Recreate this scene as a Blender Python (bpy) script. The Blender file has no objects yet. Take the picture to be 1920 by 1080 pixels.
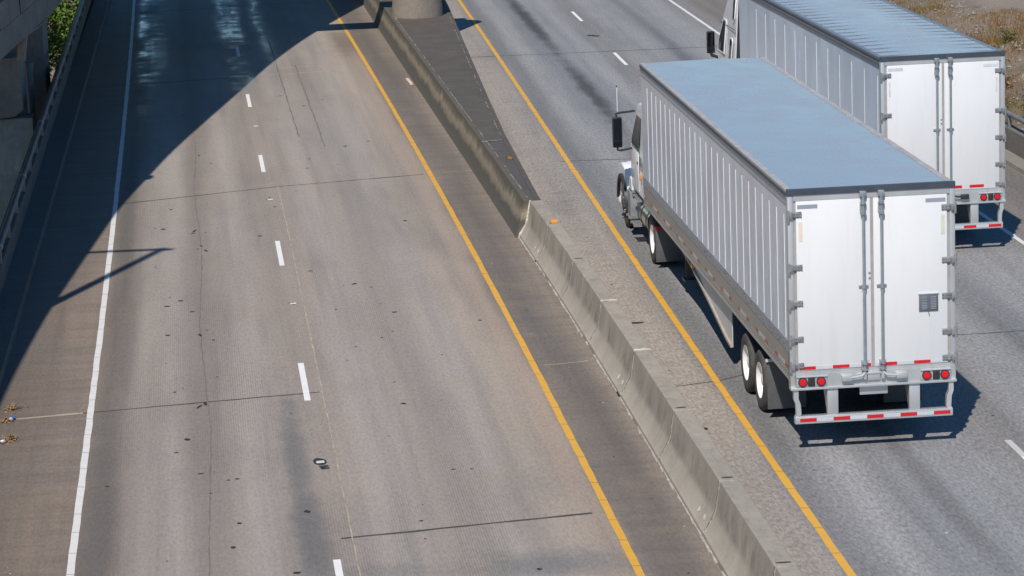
import bpy, bmesh, math, random
from mathutils import Vector, Matrix, Euler
random.seed(7)
R = math.radians
scn = bpy.context.scene
COL = scn.collection

# ------------------------------------------------------------------ camera, sky, sun, exposure
CF = 5441.88; CC = Vector((-9.30482, -42.81699, 11.62841))
yaw, pit, rol = 0.08803341, 0.20165267, -0.03732245
fwd = Vector((math.sin(yaw)*math.cos(pit), math.cos(yaw)*math.cos(pit), -math.sin(pit)))
rgt = Vector((math.cos(yaw), -math.sin(yaw), 0)); upv = rgt.cross(fwd)
r2 = math.cos(rol)*rgt + math.sin(rol)*upv; u2 = -math.sin(rol)*rgt + math.cos(rol)*upv
cam = bpy.data.cameras.new('camera'); co = bpy.data.objects.new('camera', cam); COL.objects.link(co)
M = Matrix((r2, u2, -fwd)).transposed().to_4x4(); M.translation = CC
co.matrix_world = M
cam.sensor_width = 36; cam.lens = CF/1920*36; cam.clip_start = 0.5; cam.clip_end = 3000
scn.camera = co

SUN_TO = Vector((-0.29, -0.76, 1.0)).normalized()
w = bpy.data.worlds.new('World'); scn.world = w; w.use_nodes = True
wt = w.node_tree; bg = wt.nodes['Background']
sky = wt.nodes.new('ShaderNodeTexSky'); sky.sky_type = 'NISHITA'; sky.sun_disc = False
sky.sun_elevation = math.asin(SUN_TO.z); sky.sun_rotation = math.atan2(SUN_TO.x, SUN_TO.y)
sky.air_density = 1.0; sky.dust_density = 0.3; sky.ozone_density = 2.0
hs = wt.nodes.new('ShaderNodeHueSaturation'); hs.inputs['Saturation'].default_value = 1.42
wt.links.new(sky.outputs[0], hs.inputs['Color']); wt.links.new(hs.outputs[0], bg.inputs[0]); bg.inputs[1].default_value = 0.078
sl = bpy.data.lights.new('sun', 'SUN'); sl.energy = 3.6; sl.angle = R(0.5); sl.color = (1, 0.93, 0.84)
so = bpy.data.objects.new('sun', sl); COL.objects.link(so)
so.rotation_euler = SUN_TO.to_track_quat('Z', 'Y').to_euler()
scn.view_settings.view_transform = 'Standard'; scn.view_settings.look = 'None'
scn.view_settings.exposure = 0.27; scn.view_settings.gamma = 1
scn.cycles.max_bounces = 6

# ------------------------------------------------------------------ node helpers
class G:
    def __init__(s, name):
        s.m = bpy.data.materials.new(name); s.m.use_nodes = True
        s.t = s.m.node_tree; s.b = s.t.nodes['Principled BSDF']
    def n(s, typ, ins=None, **props):
        nd = s.t.nodes.new('ShaderNode'+typ)
        for k, v in props.items(): setattr(nd, k, v)
        for k, v in (ins or {}).items(): s.set(nd.inputs[k], v)
        return nd
    def set(s, sock, v):
        if isinstance(v, bpy.types.NodeSocket): s.t.links.new(v, sock)
        else:
            if sock.type == 'RGBA' and len(v) == 3: v = (*v, 1)
            sock.default_value = v
    def math(s, op, a, b=0.0, c=0.0, clamp=False):
        nd = s.n('Math', {0: a, 1: b, 2: c}, operation=op, use_clamp=clamp); return nd.outputs[0]
    def mix(s, f, a, b, bt='MIX'):
        nd = s.n('Mix', data_type='RGBA', blend_type=bt)
        s.set(nd.inputs[0], f); s.set(nd.inputs[6], a); s.set(nd.inputs[7], b); return nd.outputs[2]
    def obj(s): return s.n('TexCoord').outputs['Object']
    def uv(s): return s.n('TexCoord').outputs['UV']
    def scale(s, v, sc):
        return s.n('VectorMath', {0: v, 1: sc}, operation='MULTIPLY').outputs[0]
    def noise(s, v, sc=1.0, det=4.0, ro=0.55, dist=0.0):
        return s.n('TexNoise', {'Vector': v, 'Scale': sc, 'Detail': det, 'Roughness': ro, 'Distortion': dist}).outputs[0]
    def map(s, v, a, b, c=0.0, d=1.0, smooth=False):
        nd = s.n('MapRange', {0: v, 1: a, 2: b, 3: c, 4: d}); nd.clamp = True
        if smooth: nd.interpolation_type = 'SMOOTHSTEP'
        return nd.outputs[0]
    def ramp(s, f, stops, interp='LINEAR'):
        nd = s.n('ValToRGB', {0: f}); cr = nd.color_ramp; cr.interpolation = interp
        while len(cr.elements) < len(stops): cr.elements.new(0.5)
        for e, (p, c) in zip(cr.elements, stops):
            e.position = p; e.color = (*c, 1) if len(c) == 3 else c
        return nd.outputs[0]
    def sep(s, v): return s.n('SeparateXYZ', {0: v}).outputs
    def comb(s, x, y, z): return s.n('CombineXYZ', {0: x, 1: y, 2: z}).outputs[0]
    def bump(s, h, st=0.3, d=0.02):
        nd = s.n('Bump', {'Height': h, 'Strength': st, 'Distance': d}); s.t.links.new(nd.outputs[0], s.b.inputs['Normal'])
    def out(s, **k):
        for a, v in k.items(): s.set(s.b.inputs[a.replace('_', ' ')], v)
        return s.m

def plain(name, col, rough=0.6, metal=0.0, var=0.12, sc=6.0, bump=0.0, grime=None, gsc=1.5, gamt=0.5, spec=0.5):
    """a plain surface with uneven tone, optional irregular grime patches and grain"""
    g = G(name); o = g.obj()
    n1 = g.noise(o, sc, 5, 0.6)
    k = g.map(n1, 0.3, 0.7, 1-var, 1+var)
    c = g.mix(1.0, col, g.comb(k, k, k), 'MULTIPLY')
    if grime:
        n2 = g.noise(o, gsc, 6, 0.65, 0.4)
        c = g.mix(g.map(n2, 0.5, 0.72, 0, gamt), c, grime)
    if bump: g.bump(g.noise(o, 60, 4, 0.7), bump, 0.01)
    rr = g.map(n1, 0.3, 0.7, max(0.02, rough-0.07), min(1, rough+0.07))
    return g.out(Base_Color=c, Roughness=rr, Metallic=metal, Specular_IOR_Level=spec)

# ------------------------------------------------------------------ mesh helpers
class MB:
    def __init__(s): s.bm = bmesh.new(); s.uvl = None
    def face(s, pts, mi=0):
        f = s.bm.faces.new([s.bm.verts.new(p) for p in pts]); f.material_index = mi; return f
    def box(s, x0, x1, y0, y1, z0, z1, mi=0, mat=None, bev=0.0):
        r = bmesh.ops.create_cube(s.bm, size=1.0)
        vs = r['verts']
        T = Matrix.Translation(((x0+x1)/2, (y0+y1)/2, (z0+z1)/2)) @ Matrix.Diagonal((abs(x1-x0), abs(y1-y0), abs(z1-z0), 1))
        if mat is not None: T = mat @ T
        bmesh.ops.transform(s.bm, matrix=T, verts=vs)
        fs = {f for v in vs for f in v.link_faces}
        for f in fs: f.material_index = mi
        if bev:
            es = list({e for f in fs for e in f.edges})
            q = bmesh.ops.bevel(s.bm, geom=es, offset=bev, segments=2, profile=0.5, affect='EDGES')
            for f in q['faces']: f.material_index = mi; f.smooth = True
        return s
    def cyl(s, p0, p1, r, r1=None, seg=20, mi=0, cap=True, smooth=True):
        p0 = Vector(p0); p1 = Vector(p1); r1 = r if r1 is None else r1
        d = p1-p0; q = d.to_track_quat('Z', 'Y').to_matrix().to_4x4(); q.translation = (p0+p1)/2
        res = bmesh.ops.create_cone(s.bm, cap_ends=cap, segments=seg, radius1=r, radius2=r1, depth=d.length, matrix=q)
        for f in {f for v in res['verts'] for f in v.link_faces}:
            f.material_index = mi
            if len(f.verts) == 4: f.smooth = smooth
        return s
    def tube(s, pts, r, seg=10, mi=0):
        pts = [Vector(p) for p in pts]; rings = []
        for i, p in enumerate(pts):
            d = (pts[min(i+1, len(pts)-1)]-pts[max(i-1, 0)]).normalized()
            a = d.orthogonal().normalized() if i == 0 else (prev - d*prev.dot(d)).normalized()
            prev = a; b = d.cross(a)
            rings.append([s.bm.verts.new(p+(a*math.cos(t)+b*math.sin(t))*r) for t in [2*math.pi*k/seg for k in range(seg)]])
        for A, B in zip(rings, rings[1:]):
            for k in range(seg):
                f = s.bm.faces.new((A[k], A[(k+1) % seg], B[(k+1) % seg], B[k])); f.smooth = True; f.material_index = mi
        for rr, fl in ((rings[0], True), (rings[-1], False)):
            f = s.bm.faces.new(rr[::-1] if fl else rr); f.material_index = mi
        return s
    def lathe(s, prof, axis_p, seg=32, mi=0, mis=None):
        """profile of (radius, x) turned about the X axis through axis_p"""
        ax = Vector(axis_p); rings = []
        for (r, x) in prof:
            if r < 1e-5: rings.append([s.bm.verts.new(ax+Vector((x, 0, 0)))])
            else: rings.append([s.bm.verts.new(ax+Vector((x, r*math.cos(t), r*math.sin(t)))) for t in [2*math.pi*k/seg for k in range(seg)]])
        for i, (A, B) in enumerate(zip(rings, rings[1:])):
            m = mis[i] if mis else mi
            for k in range(seg):
                a0 = A[k % len(A)]; a1 = A[(k+1) % seg % len(A)]; b0 = B[k % len(B)]; b1 = B[(k+1) % seg % len(B)]
                vs = []
                for v in (a0, a1, b1, b0):
                    if v not in vs: vs.append(v)
                if len(vs) > 2:
                    f = s.bm.faces.new(vs); f.smooth = True; f.material_index = m
        return s
    def prism(s, prof, y0, y1, axis='y', mi=0, smooth=False):
        """closed outline extruded. axis y: (x,z) outline; x: (y,z); z: (x,y)"""
        def P(a, b, t): return {'y': (a, t, b), 'x': (t, a, b), 'z': (a, b, t)}[axis]
        A = [s.bm.verts.new(P(a, b, y0)) for a, b in prof]; B = [s.bm.verts.new(P(a, b, y1)) for a, b in prof]
        n = len(prof)
        fs = [s.bm.faces.new((A[i], A[(i+1) % n], B[(i+1) % n], B[i])) for i in range(n)]
        for f in fs: f.smooth = smooth
        fs += [s.bm.faces.new(A[::-1]), s.bm.faces.new(B)]
        for f in fs: f.material_index = mi
        return s
    def sweep(s, prof, path, closed=True, mi=0, mis=None, caps=True, nrm=False):
        """outline of (dx,z) carried along a path of (x,y[,z]); nrm: offset along the path's own normal"""
        rings = []
        for i, p in enumerate(path):
            a = path[max(i-1, 0)]; b = path[min(i+1, len(path)-1)]
            n = Vector((1, 0))
            if nrm:
                t = Vector((b[0]-a[0], b[1]-a[1])).normalized(); n = Vector((t.y, -t.x))
            pz = p[2] if len(p) > 2 else 0
            rings.append([s.bm.verts.new((p[0]+n.x*dx, p[1]+n.y*dx, z+pz)) for dx, z in prof])
        k = len(prof)
        for A, B in zip(rings, rings[1:]):
            for i in range(k if closed else k-1):
                f = s.bm.faces.new((A[i], A[(i+1) % k], B[(i+1) % k], B[i])); f.material_index = mis[i] if mis else mi
        if caps and closed:
            s.bm.faces.new(rings[0][::-1]); s.bm.faces.new(rings[-1])
        return s
    def blob(s, cx, cy, z, rx, ry, n=9, mi=0, ang=0.0):
        pts = []
        for k in range(n):
            t = 2*math.pi*k/n; q = random.uniform(0.7, 1.15)
            x, y = rx*q*math.cos(t), ry*q*math.sin(t)
            pts.append((cx+x*math.cos(ang)-y*math.sin(ang), cy+x*math.sin(ang)+y*math.cos(ang), z))
        return s.face(pts, mi)
    def build(s, name, mats, parent=None, bevel=0.0, norm=True, shade=False):
        if norm: bmesh.ops.recalc_face_normals(s.bm, faces=s.bm.faces)
        me = bpy.data.meshes.new(name); s.bm.to_mesh(me); s.bm.free(); me.set_sharp_from_angle(angle=R(42))
        for m in (mats if isinstance(mats, (list, tuple)) else [mats]): me.materials.append(m)
        o = bpy.data.objects.new(name, me); COL.objects.link(o)
        if parent: o.parent = parent
        if bevel:
            b = o.modifiers.new('b', 'BEVEL'); b.width = bevel; b.segments = 2; b.limit_method = 'ANGLE'; b.angle_limit = R(35)
        return o
def tag(o, label, cat, group=None, kind=None):
    if label: o['label'] = label
    if cat: o['category'] = cat
    if group: o['group'] = group
    if kind: o['kind'] = kind
    return o
def thing(name, label, cat, loc=(0, 0, 0), rz=0.0, group=None):
    o = bpy.data.objects.new(name, None); COL.objects.link(o); o.location = loc; o.rotation_euler = (0, 0, rz)
    o.empty_display_size = 0.2
    return tag(o, label, cat, group)
def copy_tree(o, parent=None):
    c = o.copy(); COL.objects.link(c); c.parent = parent
    for ch in list(o.children): copy_tree(ch, c)
    return c
def struct(o): o['kind'] = 'structure'; return o
def lerp_path(pts, ys):
    out = []
    for y in ys:
        for (y0, x0), (y1, x1) in zip(pts, pts[1:]):
            if y <= y1 or (y1, x1) == pts[-1]:
                out.append(x0+(x1-x0)*(y-y0)/(y1-y0)); break
    return out
def cubic(pts):
    """least squares cubic through (y, x)"""
    import numpy as np
    a = np.array(pts, float); c = np.polyfit(a[:, 0]/50, a[:, 1], 3)
    return lambda y: float(np.polyval(c, y/50)) if y < 80 else float(np.polyval(c, 80/50)+np.polyval(np.polyder(c), 80/50)*(y-80)/50)

# ------------------------------------------------------------------ road lines (x as a function of y, metres)
LD = cubic([(-30, -8.1), (-4.16, -8.51), (8.17, -8.65), (20.4, -8.86), (33, -9.11), (45.3, -9.4), (58, -9.71), (71.35, -9.98)])
LW = lambda y: LD(y)-3.66
LY = cubic([(-30, -4.35), (-5.53, -4.5), (0.76, -4.55), (6.75, -4.61), (12.86, -4.62), (22, -4.74), (30.3, -4.92), (43.4, -5.3), (59.3, -5.8), (72.7, -5.99)])
RY = cubic([(-30, -1.68), (-6.27, -1.66), (-0.56, -1.68), (7.28, -1.66), (16.8, -1.53), (31.4, -1.37), (48.3, -1.17), (70.35, -0.99)])
RD = lambda y: RY(y)+3.78+0.0003*y
RW = cubic([(-30, 6.3), (15.58, 6.6), (19.2, 6.65), (55.3, 6.76), (66.7, 6.8)])
CB = lambda y: -14.12-0.0115*(max(y, -40)-21.4)        # left kerb edge
MB_BASE = cubic([(-25, -3.45), (-5.6, -3.47), (-1.39, -3.46), (7.31, -3.5), (19.63, -3.62), (40.66, -4.2), (67.95, -4.68)])  # median wall foot, left
YS = [y for y in range(-60, 181, 2)]

# ------------------------------------------------------------------ materials: ground and roads
def mask_ellipse(g, U, V, cu, cv, ru, rv, nz):
    a = g.math('DIVIDE', g.math('SUBTRACT', U, cu), ru); b = g.math('DIVIDE', g.math('SUBTRACT', V, cv), rv)
    d = g.math('SQRT', g.math('ADD', g.math('MULTIPLY', a, a), g.math('MULTIPLY', b, b)))
    d = g.math('ADD', d, g.math('MULTIPLY', g.math('SUBTRACT', nz, 0.5), 1.3))
    return g.map(d, 0.15, 1.15, 1, 0, True)

def left_road_mat():
    g = G('worn_concrete_road'); uv = g.uv(); U, V, _ = g.sep(uv)
    wob = g.noise(g.scale(uv, (0.5, 0.12, 1)), 1.0, 3)
    u2_ = g.math('ADD', U, g.math('MULTIPLY', g.math('SUBTRACT', wob, 0.5), 0.7))
    f = g.map(u2_, -6.0, 6.0)
    P = lambda u: (u+6)/12
    ln = (0.305, 0.266, 0.233); lt = (0.338, 0.297, 0.263); tr = (0.215, 0.19, 0.168)
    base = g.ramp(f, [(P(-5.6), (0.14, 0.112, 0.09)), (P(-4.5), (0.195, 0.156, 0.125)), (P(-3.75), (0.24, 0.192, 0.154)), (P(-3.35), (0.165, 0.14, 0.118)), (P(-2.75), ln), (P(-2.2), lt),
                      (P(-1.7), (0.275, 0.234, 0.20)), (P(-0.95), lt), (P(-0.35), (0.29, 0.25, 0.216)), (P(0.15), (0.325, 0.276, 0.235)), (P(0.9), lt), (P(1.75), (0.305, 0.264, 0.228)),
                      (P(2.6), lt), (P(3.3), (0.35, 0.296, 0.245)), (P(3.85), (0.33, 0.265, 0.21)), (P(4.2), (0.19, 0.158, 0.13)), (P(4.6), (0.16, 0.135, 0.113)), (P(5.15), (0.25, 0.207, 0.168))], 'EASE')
    # long streaks along the traffic
    st = g.noise(g.scale(uv, (2.2, 0.05, 1)), 1.0, 6, 0.65)
    c = g.mix(1.0, base, g.ramp(st, [(0.25, (0.78, 0.78, 0.785)), (0.5, (1, 1, 1)), (0.75, (1.13, 1.12, 1.10))]), 'MULTIPLY')
    # blotches
    bl = g.noise(g.scale(uv, (0.5, 0.16, 1)), 1.0, 6, 0.6, 0.3)
    c = g.mix(g.map(bl, 0.5, 0.72, 0, 0.35), c, (0.17, 0.155, 0.145))
    bl2 = g.noise(g.scale(uv, (0.35, 0.3, 1)), 1.7, 5, 0.6)
    c = g.mix(g.map(bl2, 0.55, 0.75, 0, 0.35), c, (0.33, 0.255, 0.18))
    # crosswise brush marks on the shoulders
    cr = g.noise(g.scale(uv, (0.35, 2.6, 1)), 1.0, 5, 0.7)
    shm = g.math('GREATER_THAN', g.math('ABSOLUTE', g.math('SUBTRACT', U, 0.18)), 3.86)
    c = g.mix(g.math('MULTIPLY', shm, g.map(cr, 0.45, 0.75, 0, 0.5)), c, (0.10, 0.088, 0.078))
    # named stains
    nz = g.noise(uv, 1.1, 6, 0.65)
    for cu, cv, ru, rv, col, k in [(2.9, -5.0, 1.5, 0.8, (0.17, 0.17, 0.165), .75), (0.6, -4.9, 1.6, 0.5, (0.19, 0.185, 0.18), .5), (-0.35, 1.5, 0.28, 6, (0.15, 0.145, 0.14), .75), (-0.25, -3.5, 0.4, 3, (0.14, 0.135, 0.13), .8),
                                  (3.75, 58, 0.7, 5, (0.16, 0.12, 0.085), .7), (-3.3, 24, 0.22, 14, (0.12, 0.11, 0.10), .5), (-3.35, -2, 0.3, 9, (0.12, 0.112, 0.105), .6),
                                  (-1.85, 10, 0.5, 30, (0.19, 0.172, 0.158), .45), (2.0, 20, 0.5, 30, (0.25, 0.225, 0.2), .4), (1.9, 36, 1.2, 9, (0.33, 0.30, 0.275), .5), (-2.4, 24, 0.5, 18, (0.36, 0.325, 0.29), .4)]:
        c = g.mix(g.math('MULTIPLY', mask_ellipse(g, U, V, cu, cv, ru, rv, nz), k), c, col)
    # tining grooves
    wv = g.n('TexWave', {'Vector': g.scale(uv, (1, 0, 0)), 'Scale': 8.0, 'Distortion': 0.0}, wave_type='BANDS', bands_direction='X').outputs['Fac']
    tm = g.map(g.noise(g.scale(uv, (0.55, 0.05, 1)), 1.3, 3), 0.46, 0.62)
    tine = g.math('MULTIPLY', g.math('MULTIPLY', tm, wv), 0.32)
    c = g.mix(tine, c, (0.12, 0.11, 0.10))
    gr = g.noise(g.scale(uv, (1, 0.3, 1)), 20, 4, 0.8)
    c = g.mix(1.0, c, g.ramp(gr, [(0.3, (0.78, 0.78, 0.78)), (0.5, (1, 1, 1)), (0.7, (1.18, 1.18, 1.18))]), 'MULTIPLY')
    # polished, damp looking patches further down the lanes
    pn = g.math('ADD', g.math('MULTIPLY', g.noise(g.scale(uv, (0.5, 0.10, 1)), 1.0, 3, 0.6), 0.55), g.math('MULTIPLY', g.noise(g.scale(uv, (1.1, 1.0, 1)), 1.0, 5, 0.7), 0.45))
    far = g.map(V, 34, 50, 0, 1)
    bands = g.ramp(f, [(P(-3.55), (0, 0, 0)), (P(-3.3), (1, 1, 1)), (P(-2.6), (.5, .5, .5)), (P(-2.2), (0, 0, 0)), (P(-0.9), (0, 0, 0)), (P(-0.4), (.8, .8, .8)), (P(0.2), (.9, .9, .9)), (P(0.6), (0.1, .1, .1)), (P(1.0), (.8, .8, .8)), (P(1.5), (0, 0, 0))])
    pol = g.math('MULTIPLY', g.math('MULTIPLY', far, bands), g.map(pn, 0.38, 0.56, 0, 1))
    rough = g.math('SUBTRACT', g.map(st, 0.3, 0.7, 0.66, 0.86), g.math('MULTIPLY', pol, 0.62))
    g.bump(g.math('ADD', gr, g.math('MULTIPLY', wv, 0.3)), 0.18, 0.01)
    return g.out(Base_Color=c, Roughness=rough, Specular_IOR_Level=0.5)

def right_road_mat():
    g = G('worn_asphalt_road'); uv = g.uv(); U, V, _ = g.sep(uv)
    wob = g.noise(g.scale(uv, (0.5, 0.12, 1)), 1.0, 3)
    u2_ = g.math('ADD', U, g.math('MULTIPLY', g.math('SUBTRACT', wob, 0.5), 0.6))
    P = lambda u: (u+3)/16
    lt = (0.276, 0.272, 0.27)
    base = g.ramp(g.map(u2_, -3, 13), [(P(-2.6), (0.20, 0.172, 0.145)), (P(-1.2), (0.32, 0.278, 0.238)), (P(-0.3), (0.31, 0.274, 0.238)), (P(0.2), (0.185, 0.182, 0.18)), (P(0.9), lt), (P(1.75), (0.22, 0.222, 0.227)), (P(2.05), (0.195, 0.196, 0.2)), (P(2.4), (0.24, 0.243, 0.248)),
             (P(3.0), lt), (P(3.8), (0.22, 0.21, 0.20)), (P(4.6), lt), (P(5.85), (0.21, 0.212, 0.216)), (P(6.9), lt), (P(8.0), (0.23, 0.224, 0.216)), (P(8.6), (0.20, 0.178, 0.155)), (P(10.5), (0.185, 0.165, 0.145))], 'EASE')
    st = g.noise(g.scale(uv, (1.6, 0.06, 1)), 1.0, 6, 0.65)
    c = g.mix(1.0, base, g.ramp(st, [(0.28, (0.78, 0.78, 0.79)), (0.5, (1, 1, 1)), (0.72, (1.15, 1.15, 1.15))]), 'MULTIPLY')
    bl = g.noise(g.scale(uv, (0.5, 0.3, 1)), 1.0, 6, 0.62, 0.3)
    c = g.mix(g.map(bl, 0.5, 0.75, 0, 0.4), c, (0.185, 0.178, 0.172))
    nz = g.noise(g.scale(uv, (1.6, 0.5, 1)), 1.0, 6, 0.7)
    for cu, cv, ru, rv, col, k in [(1.95, 62, 0.34, 14, (0.065, 0.063, 0.062), .95), (2.0, 42, 0.36, 10, (0.065, 0.063, 0.062), .9), (5.8, 45, 0.3, 10, (0.12, 0.118, 0.117), .7), (2.05, -3, 0.3, 6, (0.14, 0.138, 0.135), .55), (1.9, 26, 0.3, 9, (0.13, 0.128, 0.125), .7), (5.75, 3, 0.3, 9, (0.13, 0.125, 0.12), .6), (5.85, 58, 0.3, 12, (0.15, 0.145, 0.14), .6), (-1.2, 10, 0.6, 12, (0.34, 0.305, 0.27), .5)]:
        c = g.mix(g.math('MULTIPLY', mask_ellipse(g, U, V, cu, cv, ru, rv, nz), k), c, col)
    # scuffs running aslant over the shoulder
    sc = g.noise(g.scale(g.n('VectorRotate', {'Vector': uv, 'Angle': 0.55}, rotation_type='Z_AXIS').outputs[0], (2.5, 0.35, 1)), 2.2, 4, 0.6)
    shm = g.map(U, -0.4, -0.15, 1, 0)
    c = g.mix(g.math('MULTIPLY', shm, g.map(sc, 0.56, 0.68, 0, 0.4)), c, (0.40, 0.36, 0.315))
    cr = g.noise(g.scale(uv, (0.5, 3.2, 1)), 1.0, 5, 0.7)
    c = g.mix(g.math('MULTIPLY', shm, g.map(cr, 0.5, 0.75, 0, 0.45)), c, (0.16, 0.14, 0.12))
    gr = g.noise(g.scale(uv, (1, 0.33, 1)), 19, 4, 0.8)
    c = g.mix(1.0, c, g.ramp(gr, [(0.3, (0.55, 0.55, 0.55)), (0.5, (1, 1, 1)), (0.7, (1.45, 1.45, 1.45))]), 'MULTIPLY')
    g.bump(gr, 0.3, 0.012)
    return g.out(Base_Color=c, Roughness=g.map(st, 0.3, 0.7, 0.62, 0.85), Specular_IOR_Level=0.4)

def paint_mat(name, col, crackcol, per=1.15):
    g = G(name); uv = g.uv(); U, V, _ = g.sep(uv)
    o = uv
    wear = g.noise(g.scale(uv, (3, 2, 1)), 4, 6, 0.75)
    vv = g.math('ADD', g.math('ADD', V, g.math('MULTIPLY', U, 0.3)), g.math('MULTIPLY', g.noise(g.scale(uv, (0, 0.35, 0)), 1, 2), 1.6))
    fr = g.math('FRACT', g.math('DIVIDE', vv, per))
    crack = g.math('LESS_THAN', fr, 0.035)
    c = g.mix(g.map(g.noise(uv, 3, 5, 0.7), 0.4, 0.75, 0, 0.22), col, crackcol)
    c = g.mix(g.math('MULTIPLY', crack, 0.75), c, crackcol)
    c = g.mix(g.map(wear, 0.60, 0.68, 0, 0.75), c, crackcol)
    return g.out(Base_Color=c, Roughness=0.6)

M_LROAD = left_road_mat(); M_RROAD = right_road_mat()
M_YEL = paint_mat('yellow_line_paint', (0.72, 0.385, 0.045), (0.33, 0.19, 0.06))
M_WHT = paint_mat('white_line_paint', (0.74, 0.73, 0.71), (0.36, 0.34, 0.31))
M_WHT2 = paint_mat('white_dash_paint', (0.84, 0.83, 0.81), (0.45, 0.43, 0.40), 30)
M_CRACK = plain('joint_sealant', (0.07, 0.062, 0.055), 0.8, sc=3, var=0.4)
M_CRACK2 = plain('sandy_joint', (0.40, 0.33, 0.26), 0.85, sc=3, var=0.3)
M_CRACK3 = plain('faint_crack', (0.17, 0.15, 0.13), 0.85, sc=3, var=0.3)
M_TAR = plain('tar_spot', (0.028, 0.028, 0.032), 0.75, var=0.3)
M_LITTER = plain('pale_grit', (0.55, 0.53, 0.50), 0.8)

def strip(name, xa, xb, ys, z, mat, uvref, extra=None):
    """flat strip between x=xa(y) and xb(y), UV in metres (lateral from uvref, along)"""
    bm = bmesh.new(); uvl = bm.loops.layers.uv.new('UVMap')
    rows = []
    for y in ys:
        a, b = xa(y), xb(y); n = max(1, int(abs(b-a)/1.5))
        rows.append([bm.verts.new((a+(b-a)*i/n, y, z)) for i in range(8+1)] if abs(b-a) > 3 else [bm.verts.new((a, y, z)), bm.verts.new((b, y, z))])
        if abs(b-a) > 3:
            for i, v in enumerate(rows[-1]): v.co.x = a+(b-a)*i/8
    for A, B in zip(rows, rows[1:]):
        for i in range(len(A)-1): bm.faces.new((A[i], A[i+1], B[i+1], B[i]))
    mats = [mat]
    if extra: extra(bm, mats)
    for f in bm.faces:
        for l in f.loops: l[uvl].uv = (l.vert.co.x-uvref(l.vert.co.y), l.vert.co.y)
        f.normal_update()
        if f.normal.z < 0: f.normal_flip()
    me = bpy.data.meshes.new(name); bm.to_mesh(me); bm.free()
    for m in mats: me.materials.append(m)
    o = bpy.data.objects.new(name, me); COL.objects.link(o); return struct(o)

def crack_line(bm, pts, wid, z, mi, jit=0.012, step=0.35):
    """thin wandering line laid 3 mm proud"""
    P = []
    for (x0, y0), (x1, y1) in zip(pts, pts[1:]):
        d = math.hypot(x1-x0, y1-y0); n = max(1, int(d/step))
        for i in range(n): P.append((x0+(x1-x0)*i/n+random.uniform(-jit, jit), y0+(y1-y0)*i/n+random.uniform(-jit, jit)))
    P.append(pts[-1])
    pr = None
    for i, (x, y) in enumerate(P):
        a = P[max(i-1, 0)]; b = P[min(i+1, len(P)-1)]
        t = Vector((b[0]-a[0], b[1]-a[1])).normalized(); n = Vector((-t.y, t.x))*wid*random.uniform(0.35, 0.75)
        cur = (bm.verts.new((x+n.x, y+n.y, z)), bm.verts.new((x-n.x, y-n.y, z)))
        if pr:
            f = bm.faces.new((pr[0], pr[1], cur[1], cur[0])); f.material_index = mi
        pr = cur

def left_extra(bm, mats):
    mats += [M_CRACK, M_CRACK2, M_TAR, M_LITTER, M_CRACK3]
    crack_line(bm, [(-12.4, 5.32), (-8.39, 5.86)], 0.05, 0.003, 1)
    crack_line(bm, [(-13.5, 5.17), (-12.4, 5.32)], 0.09, 0.003, 2)
    crack_line(bm, [(-8.36, -3.14), (-4.72, -2.63)], 0.055, 0.003, 1)
    crack_line(bm, [(-12.61, 26.41), (-10.6, 27.1), (-8.76, 27.78), (-5.1, 28.5)], 0.06, 0.003, 1)
    crack_line(bm, [(-5.1, 28.5), (-3.75, 28.75)], 0.05, 0.003, 2)
    crack_line(bm, [(-14.4, 48.74), (-9.5, 49.6)], 0.07, 0.003, 1)
    crack_line(bm, [(-9.5, 49.6), (-5.48, 50.28)], 0.10, 0.003, 2)
    crack_line(bm, [(-9.9, 51.2), (-6.5, 51.6)], 0.06, 0.003, 2)
    crack_line(bm, [(-14.6, 71.0), (-6.0, 72.2)], 0.07, 0.003, 1)
    crack_line(bm, [(-4.4, 6.9), (-3.6, 7.05)], 0.05, 0.003, 2)
    crack_line(bm, [(LD(y)-1.72+0.05*math.sin(y*0.4)+0.02*(y < 5), y) for y in range(-10, 38, 2)], 0.016, 0.0035, 5, 0.012, 0.3)
    crack_line(bm, [(LD(y)+0.28, y) for y in range(-12, 30, 2)], 0.02, 0.0035, 2, 0.008)
    crack_line(bm, [(LD(y)+1.15, y) for y in range(36, 62, 2)], 0.03, 0.0035, 5, 0.015)
    crack_line(bm, [(LD(y)+1.75, y) for y in range(34, 54, 2)], 0.03, 0.0035, 5, 0.015)
    def blob(u, y, rx, ry, mi, z=0.004):
        n = 8; x = LD(y)+u; A = random.uniform(-0.4, 0.4)
        vs = []
        for k in range(n):
            t = 2*math.pi*k/n; q = random.uniform(0.7, 1.15); a, b = rx*q*math.cos(t), ry*q*math.sin(t)
            vs.append(bm.verts.new((x+a*math.cos(A)-b*math.sin(A), y+a*math.sin(A)+b*math.cos(A), z)))
        f = bm.faces.new(vs); f.material_index = mi
    for k in range(105):
        y = random.uniform(-8, 46); u = random.choice([random.uniform(-3.4, 3.9), random.gauss(-1.7, 0.7), random.gauss(1.8, 0.8)])
        s = random.choice([0.012, 0.018, 0.025, 0.035, 0.05]); blob(u, y, s*1.2, s*random.uniform(0.9, 1.7), 3)
    for k in range(7):
        y = random.uniform(4, 34); blob(-1.7+random.gauss(0, 0.09), y, 0.03, random.uniform(0.05, 0.2), 3)
    for k in range(150):
        y = random.uniform(-8, 55); u = random.choice([random.uniform(-5.3, -3.9), random.uniform(4.2, 5.2), random.uniform(-5.3, -4.2)])
        s = random.uniform(0.006, 0.02); blob(u, y, s, s, random.choice([3, 4, 4]))

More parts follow.
